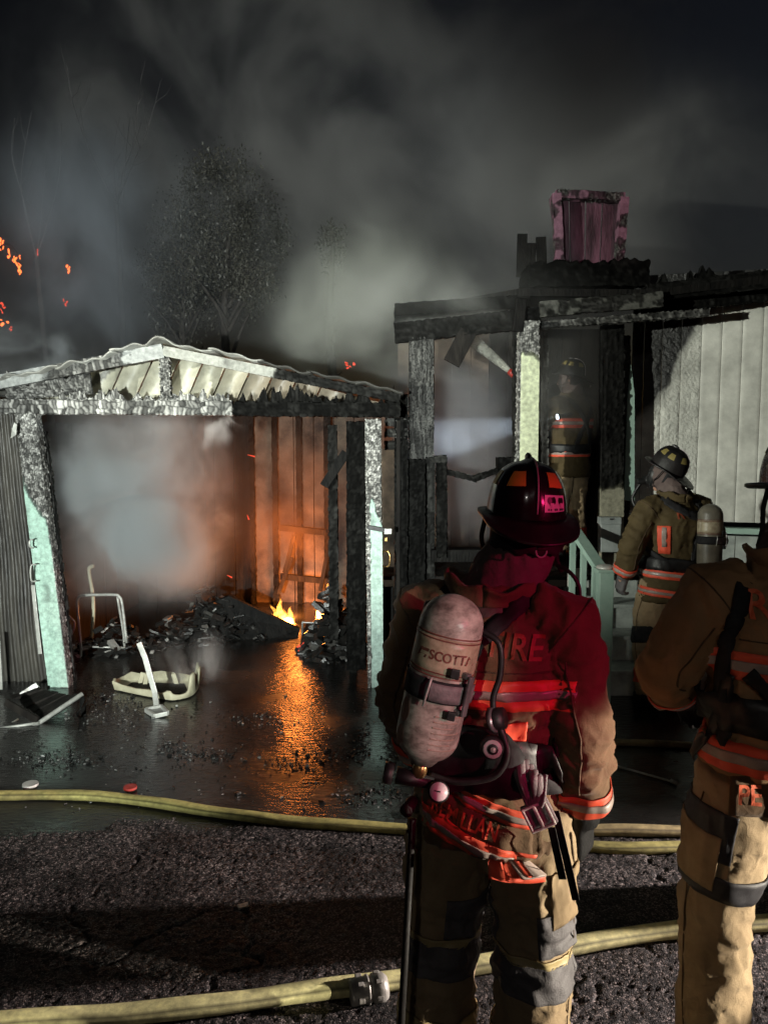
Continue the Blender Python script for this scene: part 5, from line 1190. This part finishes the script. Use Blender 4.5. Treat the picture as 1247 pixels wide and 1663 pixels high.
# harness
def har(pts, w=.045, m='black_cloth', nm='harness_strap', off=.012): return ribbon(cb1, pts, w, m, f1, nm, off)
har([(-.12, .12, 1.46), (-.13, .02, 1.53), (-.12, -.12, 1.46), (-.11, -.2, 1.36), (-.12, -.2, 1.2)], .06); har([(.12, .12, 1.44), (.115, .02, 1.53), (.075, -.12, 1.50), (.0, -.19, 1.43), (-.05, -.2, 1.33)], .045)
har([(.13, .15, 1.3), (.225, .06, 1.2), (.20, -.08, 1.12), (.06, -.19, 1.04)], .04)
har([(-.21, .05, 1.10), (-.17, -.12, 1.12), (0, -.18, 1.11), (.16, -.12, 1.10), (.22, .05, 1.07), (.14, .15, 1.06)], .10, 'rubber', 'waist_belt', .02)
har([(-.21, .03, 1.06), (-.17, -.13, 1.065), (0, -.18, 1.055), (.17, -.12, 1.04), (.22, .05, 1.02)], .06, 'black_cloth', 'waist_belt', .024)
mb = MB().ball((.0, -.19, 1.12), (.13, .045, .085), 20); mb.ball((.08, -.18, 1.07), (.08, .04, .05), 16); mb.ball((-.08, -.19, 1.10), (.10, .05, .08), 16)
me = remesh(mb, .012, 3, 'lumbar_pad'); wrinkle(me, [], 91, .012); me.materials.append(MATS['black_cloth']); link('lumbar_pad', me, f1)
def disc(c, n, r, m, nm, t=.012, par=f1):
    Mq = Vector(n).to_track_quat('Z', 'Y').to_matrix().to_4x4(); Mq.translation = Vector(c); return MB().lathe([(.001, -t), (r, -t), (r * 1.03, 0), (r * .92, t), (.001, t)], 24, Mq).build(nm, m, par, True)
g1 = disc((.055, -.265, 1.185), (.25, -1, .1), .030, 'rubber', 'pressure_gauge'); 
d1 = disc((.060, -.279, 1.186), (.25, -1, .1), .023, 'sticker_dim', 'gauge_dial', .002, g1); d2 = disc((.062, -.283, 1.187), (.25, -1, .1), .013, 'ink', 'gauge_ring', .001, g1); disc((.063, -.285, 1.187), (.25, -1, .1), .007, 'pale_metal', 'gauge_hub', .002, g1)
MB().tube([(.045, -.235, 1.245), (.08, -.24, 1.255)], [.030, .027], 16).build('regulator', 'rubber', f1, True); MB().tube([(.050, -.24, 1.246), (.060, -.242, 1.249)], .0315, 18).build('regulator_ring', 'grey_metal', f1, True)
MB().tube(smooth_path([(.07, -.24, 1.23), (.09, -.25, 1.17), (.06, -.26, 1.11), (-.03, -.28, 1.09), (-.10, -.29, 1.10)], 6), .010, 10).build('air_hose', 'rubber', f1, True)
MB().tube(smooth_path([(.0, -.21, 1.47), (.06, -.22, 1.44), (.065, -.22, 1.36), (.05, -.23, 1.30), (.055, -.235, 1.25)], 6), .008, 10).build('air_hose', 'rubber', f1, True)
# webbing bunch and steel buckle on the right hip
mb = MB()
for i in range(7):
    a = i * .9; mb.tube(smooth_path([(.10 + .012 * i, -.19 + .006 * math.sin(a), 1.15 - .01 * i), (.115 + .01 * i, -.215 - .012 * math.sin(a * 2), 1.10), (.135 + .006 * i, -.205, 1.04), (.15, -.19, 1.0)], 5), [.012] * 16, 8, ry=[.005] * 16)
mb.build('webbing_bunch', 'grey_web', f1, True)
mb = MB(); bc = Vector((.165, -.205, .995)); Mq = Matrix.Rotation(R(-28), 3, 'Y') @ Matrix.Rotation(R(10), 3, 'Z')
for x, z, w_, h_ in ((-.030, 0, .008, .06), (.030, 0, .008, .06), (0, .030, .068, .008), (0, -.030, .068, .008), (0, .0, .010, .06)): mb.box(bc + Mq @ Vector((x, 0, z)), (w_, .010, h_), Mq, .003)
mb.build('belt_buckle', 'pale_metal', f1)
MB().box(bc + Vector((.0, .012, 0)), (.075, .012, .07), Mq, .005).build('buckle_tab', 'grey_web', f1)
MB().bar((.20, -.15, .99), (.255, -.12, .74), .020, .003, (0, 1, 0), .001).build('hanging_strap', 'black_cloth', f1); MB().bar((.195, -.18, .96), (.225, -.17, .82), .02, .003, (0, 1, 0), .001).build('hanging_strap', 'rubber', f1)
# face piece hose end hanging by the right ear
MB().tube(smooth_path([(.16, .07, 1.60), (.20, .05, 1.585), (.225, .05, 1.55), (.23, .05, 1.50)], 5), .006, 8).build('mask_strap', 'rubber', f1, True)
# tool
tl = thing('forcible_tool', 'long dark steel tool with its tip on the asphalt beside the firefighter', 'tool', gnd(640, 1860))
tp = [at(670, 1330, 2.02), at(640, 1868, 1.95)]; MB().tube(tp, .010, 12).build('shaft', 'dull_dark', tl, True); tt = tp[0]
MB().tube([tt + Vector((-.02, .0, .02)), tt + Vector((.0, .04, .03)), tt + Vector((0, .12, .0))], [.018, .016, .006], 10).build('pick', 'dull_dark', tl, True)
MB().box(tp[1] + Vector((0, 0, .02)), (.05, .012, .08), bevel=.004).build('fork', 'dull_dark', tl)

# --- the one at the right, arm akimbo
def back_text(cb, co, tor):
    letters('RE', .112, (-.122, -.2, 1.495), (1, 0, -.02), (.02, 0, 1), cb, 'letter_bright', co, .006, .82, .0015)
    q = tor(1.325)
    for hf, m, off in ((.040, 'stripe_orange', .007), (.014, 'stripe_silver', .0105)): band(cb, q, (0, 0, 1), (1, 0, 0), hf, m, co, 'reflective_stripe' if hf > .03 else 'silver_tape', -170, -10, .4, .215, off, 7, segs=56)
    band(cb, tor(1.25), (0, 0, 1), (1, 0, 0), .05, 'stripe_orange', co, 'reflective_stripe', -122, -92, .4, .215, .007, 7, segs=24)
K3 = dict(seed=23, sc=1.04, head=(.05, .03, 1.765), head_yaw=R(8), head_pitch=R(-2), helmet='helmet_red', helmet_s=1.05, voxel=.0095,
    shoulder=((-.21, -.01, 1.50), (.21, -.01, 1.50)), coat_m='coat_brown', elbow=((-.335, .03, 1.26), (.37, -.02, 1.28)), wrist=((-.225, .24, 1.14), (.25, .22, 1.12)),
    hip=((-.11, 0, .97), (.11, 0, .97)), knee=((-.155, .03, .545), (.155, .03, .545)), ankle=((-.165, -.01, .12), (.17, 0, .12)), hem=.96, fold=.011,
    leg_bands=[(-.24, .040, 'black_panel', 'knee_band'), (-.62, .075, 'black_panel', 'thigh_panel', 120, 250)], pockets=(0, 1), coat_stripes=[(1.055, .042, .222, None)], patches=[back_text],
    hands=(((.6, .4, -.6), (0, -.6, -.6), .7), ((-.6, .4, -.6), (0, -.6, -.6), .7)))
L3 = at(1280, 1200, 2.15).x
f3, co3, cb3, tor3, tr3, tb3 = firefighter('firefighter in dark brown coat with arms bent, red helmet and tan trousers', (L3, 2.2, 0), R(0), K3)
mb = MB(); V = []
for i in range(17):
    for j in range(5):
        x = -.20 + .40 * i / 16; z = 1.01 - .115 * j / 4; h = tb3.ray_cast(Vector((x, -.6, z)), Vector((0, 1, 0)), 1); y = min((h[0].y if h[0] is not None else -.1) - .018, -.125); V.append((x, y, z))
o = link('name_tail', np_mesh('name_tail', V, grid_idx(17, 5), 'coat_cloth', smooth=True), co3); o.modifiers.new('t', 'SOLIDIFY').thickness = .004
letters('PE', .080, (-.147, -.2, .955), (1, 0, 0), (0, 0, 1), bvh_of(o.data), 'letter_bright', co3, .007, .8, .0015, r0=.3)
def har3(pts, w=.045, m='black_cloth', nm='harness_strap', off=.013): return ribbon(cb3, pts, w, m, f3, nm, off)
har3([(-.15, .12, 1.50), (-.165, .02, 1.565), (-.195, -.10, 1.47), (-.225, -.10, 1.35), (-.225, -.08, 1.2), (-.20, -.10, 1.10)], .045); har3([(.13, .12, 1.50), (.135, .02, 1.585), (.15, -.12, 1.48), (.185, -.14, 1.35), (.19, -.12, 1.2), (.17, -.13, 1.05)], .05)
har3([(-.22, .05, 1.185), (-.18, -.12, 1.185), (0, -.18, 1.175), (.18, -.12, 1.185), (.22, .05, 1.185)], .11, 'rubber', 'waist_belt', .02)
har3([(-.17, -.14, 1.31), (-.10, -.18, 1.24), (0, -.19, 1.20), (.10, -.18, 1.24), (.17, -.14, 1.31)], .045)
har3([(-.235, .05, 1.0), (-.215, -.06, 1.15), (-.20, -.10, 1.3)], .04, 'rubber')
mb = MB()
for i in range(24):
    a = i * math.pi / 12; b = (i + 1) * math.pi / 12; mb.tube([(-.055 + .022 * math.cos(a), -.215, 1.15 + .022 * math.sin(a)), (-.055 + .022 * math.cos(b), -.215, 1.15 + .022 * math.sin(b))], .004, 6)
mb.build('belt_ring', 'grey_metal', f3, True)

# --- the one by the steps with a face mask
def olive_patch(cb, co, tor):
    for z, hf, a0, a1 in ((1.25, .05, -152, -128),): 
        band(cb, tor(z), (0, 0, 1), (1, 0, 0), .10, 'stripe_orange', co, 'reflective_patch', a0, a1, .4, .215, .007, 7, segs=12); band(cb, tor(z + .02), (0, 0, 1), (1, 0, 0), .07, 'stripe_silver', co, 'silver_tape', a0 + 8, a1 - 8, .4, .215, .011, 5, segs=8)
    letters('R', .10, (-.06, -.2, 1.43), (1, 0, 0), (0, 0, 1), cb, 'letter_orange', co, .006, .9, .0015)
K2 = dict(seed=43, sc=1.0, head=(-.035, .04, 1.69), head_yaw=R(44), head_pitch=R(30), head_roll=R(-4), helmet='helmet_matte', patch='patch_dull', hood_fwd=.03, voxel=.013, coat_m='coat_olive', helmet_s=1.0,
    shoulder=((-.205, -.01, 1.445), (.205, -.02, 1.445)), elbow=((-.335, -.02, 1.20), (.37, .0, 1.22)), wrist=((-.32, .09, .985), (.26, .22, 1.10)),
    hip=((-.105, 0, .93), (.105, 0, .93)), knee=((-.12, .09, .53), (.16, .12, .57)), ankle=((-.13, .0, .12), (.17, .10, .12)), hem=.80, fold=.014,
    leg_bands=[(.72, .05, 'stripe_orange', 'reflective_stripe'), (.02, .06, 'black_cloth', 'knee_pad')], coat_stripes=[(.985, .032, .215, (-.02, 0)), (.845, .028, .225, (-.03, 0))], patches=[olive_patch], glove='knee_leather',
    hands=(((-.1, .25, -1), (1, .2, 0), .6), ((-.5, .5, -.3), (0, 0, -1), .8)))
L2 = at(1086, 1000, 5.5).x
f2, co2, cb2, tor2, tr2, tb2 = firefighter('firefighter in olive coat with black helmet and face mask looking up by steps', (L2, 5.5, 0), R(14), K2)
air_pack(f2, cb2, (.13, -.245, 1.27), (.02, .05, 1), (.1, -1, 0), .083, .48, text=False, wrap='cylinder_dull')
def har2(pts, w=.05, m='black_cloth', nm='harness_strap', off=.013): return ribbon(cb2, pts, w, m, f2, nm, off)
har2([(-.12, .12, 1.46), (-.13, .02, 1.53), (-.10, -.12, 1.49), (.0, -.18, 1.43), (.10, -.18, 1.40)], .06); har2([(.12, .12, 1.46), (.13, .02, 1.53), (.12, -.12, 1.47), (.10, -.19, 1.35), (.08, -.19, 1.1)], .06)
har2([(-.22, .05, 1.07), (-.17, -.12, 1.08), (0, -.18, 1.06), (.16, -.12, 1.04), (.22, .05, 1.02)], .10, 'rubber', 'waist_belt', .02)
har2([(-.14, .14, 1.35), (-.20, .02, 1.22), (-.17, -.11, 1.12), (-.05, -.19, 1.07)], .035)
Hm = Vector(K2['head']); Mh = Matrix.Rotation(K2['head_yaw'], 3, 'Z') @ Matrix.Rotation(R(14), 3, 'X')
mb = MB().ball(Hm + Mh @ Vector((0, .075, -.01)), (.082, .055, .10), 18, Mh); mb.ball(Hm + Mh @ Vector((0, .13, -.07)), (.035, .035, .035), 14); mb.tube([Hm + Mh @ Vector((-.02, .14, -.08)), Hm + Mh @ Vector((-.05, .18, -.09))], [.026, .022], 12)
me = remesh(mb, .008, 2, 'face_mask'); me.materials.append(MATS['rubber']); link('face_mask', me, f2)
a = Hm + Mh @ Vector((-.03, .15, -.09)); MB().tube(smooth_path([a, a + Vector((-.05, .03, -.12)), a + Vector((-.02, -.02, -.22)), Vector((-.16, .13, 1.36))], 6), .012, 10).build('air_hose', 'rubber', f2, True)

# --- the one in the doorway with a torch
K4 = dict(patch='patch_dull', helmet='helmet_matte', hood_fwd=.03, seed=63, sc=1.0, head=(.02, .03, 1.70), head_yaw=R(30), head_pitch=R(12), voxel=.015, coat_m='coat_olive', helmet_s=1.0,
    shoulder=((-.20, -.01, 1.455), (.20, -.01, 1.455)), elbow=((-.30, .12, 1.25), (.33, .06, 1.22)), wrist=((-.22, .34, 1.32), (.20, .28, 1.20)),
    hip=((-.10, 0, .93), (.10, 0, .93)), knee=((-.12, .03, .53), (.13, .04, .53)), ankle=((-.12, .0, .12), (.13, .0, .12)), hem=.80, fold=.012,
    leg_bands=[(.7, .05, 'stripe_orange', 'reflective_stripe')], coat_stripes=[(1.30, .045, .215, None), (1.02, .032, .21, None)],
    hands=(((.3, .8, .2), (1, 0, 0), 1.0), ((-.5, .6, .1), (0, 0, -1), 1.0)))
L4 = at(925, 700, 7.35).x
f4, co4, cb4, tor4, tr4, tb4 = firefighter('firefighter in the dark doorway shining a torch into the smoke', (L4, 7.35, .80), R(35), K4)
for sx in (-1, 1): ribbon(cb4, [(sx * .10, .1, 1.48), (sx * .12, .02, 1.54), (sx * .10, -.12, 1.45), (-sx * .06, -.19, 1.2), (-sx * .10, -.17, 1.05)], .05, 'black_cloth', f4, 'harness_strap', .014)
ribbon(cb4, [(-.21, .05, 1.07), (0, -.18, 1.06), (.21, .05, 1.07)], .09, 'rubber', f4, 'waist_belt', .02)
to = thing('hand_torch', 'lit hand torch held by the firefighter in the doorway', 'torch', at(908, 676, 7.1))
tq = at(905, 677, 7.08); td = (at(800, 698, 6.95) - tq).normalized()
MB().tube([tq - td * .14, tq - td * .03, tq - td * .02, tq], [.018, .018, .026, .028], 14).build('torch_body', 'rubber', to, True)
MB().tube([tq - td * .001, tq + td * .004], .025, 14).build('torch_lens', 'torch_lens', to, True)
lamp('torch_beam', 'SPOT', tq + td * .02, tq + td * 2, 190, (.72, .86, 1.0), .015, 24, .6)
# ------------------------------------------------------------------ smoke
def smoke(label, c, h, dens, scale=1.2, lo=.42, hi=.62, col=(.62, .62, .62), seed=0, detail=5.0, fall=1.0, stretch=(1, 1, 1), distort=.5, aniso=0.15, shear=0.0, base=0.0, erode=.12, box=False):
    """a body of smoke: a thin even veil (base) with billows from noise, fading out and torn towards its outline"""
    m = bpy.data.materials.new('smoke'); m.use_nodes = True; nt = m.node_tree; nt.nodes.clear(); L = nt.links.new
    out = nt.nodes.new('ShaderNodeOutputMaterial'); pv = N(nt, 'ShaderNodeVolumePrincipled'); L(pv.outputs[0], out.inputs['Volume'])
    pv.inputs['Color'].default_value = rgb(col); pv.inputs['Anisotropy'].default_value = aniso
    tc = N(nt, 'ShaderNodeTexCoord'); a = N(nt, 'ShaderNodeMapping'); a.inputs['Scale'].default_value = (1 / h[0], 1 / h[1], 1 / h[2]); L(tc.outputs['Object'], a.inputs[0])
    if box:
        sq = N(nt, 'ShaderNodeVectorMath', operation='MULTIPLY'); L(a.outputs[0], sq.inputs[0]); L(a.outputs[0], sq.inputs[1])
        dt = N(nt, 'ShaderNodeVectorMath', operation='DOT_PRODUCT'); L(sq.outputs[0], dt.inputs[0]); L(sq.outputs[0], dt.inputs[1])
        ln = N(nt, 'ShaderNodeMath', operation='POWER'); L(dt.outputs['Value'], ln.inputs[0]); ln.inputs[1].default_value = .25
    else: ln = N(nt, 'ShaderNodeVectorMath', operation='LENGTH'); L(a.outputs[0], ln.inputs[0])
    b = N(nt, 'ShaderNodeMapping'); b.inputs['Scale'].default_value = stretch; b.inputs['Location'].default_value = (seed * 3.1, seed * 1.7, seed * 2.3); b.inputs['Rotation'].default_value = (0, shear, 0); L(tc.outputs['Object'], b.inputs[0])
    n = N(nt, 'ShaderNodeTexNoise', Scale=scale, Detail=detail, Roughness=.55, Distortion=distort); L(b.outputs[0], n.inputs['Vector'])
    r2 = N(nt, 'ShaderNodeMapRange', interpolation_type='SMOOTHSTEP'); r2.inputs[1].default_value = 1.0; r2.inputs[2].default_value = 1.0 - fall * .8; L(ln.outputs['Value'], r2.inputs[0])
    er = N(nt, 'ShaderNodeMath', operation='MULTIPLY_ADD'); L(r2.outputs[0], er.inputs[0]); er.inputs[1].default_value = erode; er.inputs[2].default_value = -erode      # the noise eats into the outline
    sm = N(nt, 'ShaderNodeMath', operation='ADD'); L(n.outputs['Fac'], sm.inputs[0]); L(er.outputs[0], sm.inputs[1])
    r1 = N(nt, 'ShaderNodeMapRange', interpolation_type='SMOOTHSTEP'); r1.inputs[1].default_value = lo; r1.inputs[2].default_value = hi; r1.inputs[3].default_value = base; L(sm.outputs[0], r1.inputs[0])
    mu = N(nt, 'ShaderNodeMath', operation='MULTIPLY'); L(r1.outputs[0], mu.inputs[0]); L(r2.outputs[0], mu.inputs[1])
    m2 = N(nt, 'ShaderNodeMath', operation='MULTIPLY'); L(mu.outputs[0], m2.inputs[0]); m2.inputs[1].default_value = dens; L(m2.outputs[0], pv.inputs['Density'])
    me = (MB().box((0, 0, 0), tuple(x * 2.0 for x in h)) if box else MB().ball((0, 0, 0), tuple(x * 1.04 for x in h), 20)).mesh('smoke'); me.materials.append(m)
    o = bpy.data.objects.new('smoke', me); C.objects.link(o); o.location = c; o['kind'] = 'stuff'; tag(o, label, 'smoke', 'smoke from the fire'); return o
smoke('thick pale smoke filling the left of the garage', (-2.3, 7.1, 1.4), (.95, 1.2, 1.05), 7.5, 1.7, .43, .62, (.92, .96, .98), 1, fall=.75, detail=6, base=.10, box=True, shear=.5)
smoke('pale puff rolling through the middle of the garage', at(250, 880, 6.8), (.70, .5, .42), 6.0, 2.4, .44, .63, (.92, .95, .97), 21, fall=1.0, detail=6, base=.04, shear=.6)
smoke('brown smoke hanging under the garage roof by the fire', at(440, 800, 8.0), (1.2, .95, 1.2), 1.0, 1.4, .38, .66, (.50, .35, .25), 2, base=.2)
smoke('wisp of smoke curling from the tie beam', at(345, 685, 6.0), (.32, .25, .26), 9.0, 4, .46, .62, (.95, .96, .97), 3)
smoke('steam rising off the broken tray', at(305, 1072, 6.0), (.46, .35, .36), 7.0, 3.6, .42, .66, (.95, .95, .95), 4, stretch=(1, 1, .6), shear=.5)
smoke('steam wisp drifting from the eave of the left roof', at(60, 590, 6.6), (.9, .4, .5), 4.0, 2.4, .42, .66, (.9, .94, .98), 5, base=.05)
smoke('bluish smoke column rising behind the garage gable', at(140, 420, 8.9), (1.9, .8, 2.3), 2.2, 1.0, .40, .65, (.84, .90, .98), 6, stretch=(1, 1, .6), base=.12)
smoke('greenish lit smoke rolling off the garage roof beside the house', at(565, 500, 7.9), (1.5, .8, 1.3), 2.4, 1.2, .36, .68, (.92, .94, .88), 7, base=.10)
smoke('grey smoke inside the porch frame', (.62, 7.45, 1.85), (.75, .9, 1.1), 2.6, 1.7, .38, .66, (.86, .86, .88), 8, fall=.7, base=.18, box=True)
smoke('great dark smoke cloud towering over the burning house', at(600, 190, 12.6), (9.0, 2.4, 5.0), 1.8, .5, .40, .67, (.90, .89, .88), 9, stretch=(1, 1, .8), shear=.6, detail=6, base=.03)
smoke('smoke drifting over the roof box', at(960, 280, 8.7), (2.9, 1.1, 2.2), 1.2, .8, .38, .68, (.86, .86, .86), 10, base=.18)
smoke('smoke rolling along the porch roof edge', at(720, 500, 6.45), (1.6, .6, .55), 2.6, 1.7, .38, .66, (.85, .86, .83), 12, base=.10)
smoke('smoke veil round the burned doorway', at(930, 610, 6.75), (.60, .35, .75), 2.6, 2.0, .36, .66, (.75, .75, .72), 11, base=.3)
smoke('thin smoke veil in front of the leafy tree', at(380, 400, 8.9), (1.4, .5, 1.5), .7, 1.2, .38, .66, (.84, .85, .88), 13, base=.1)
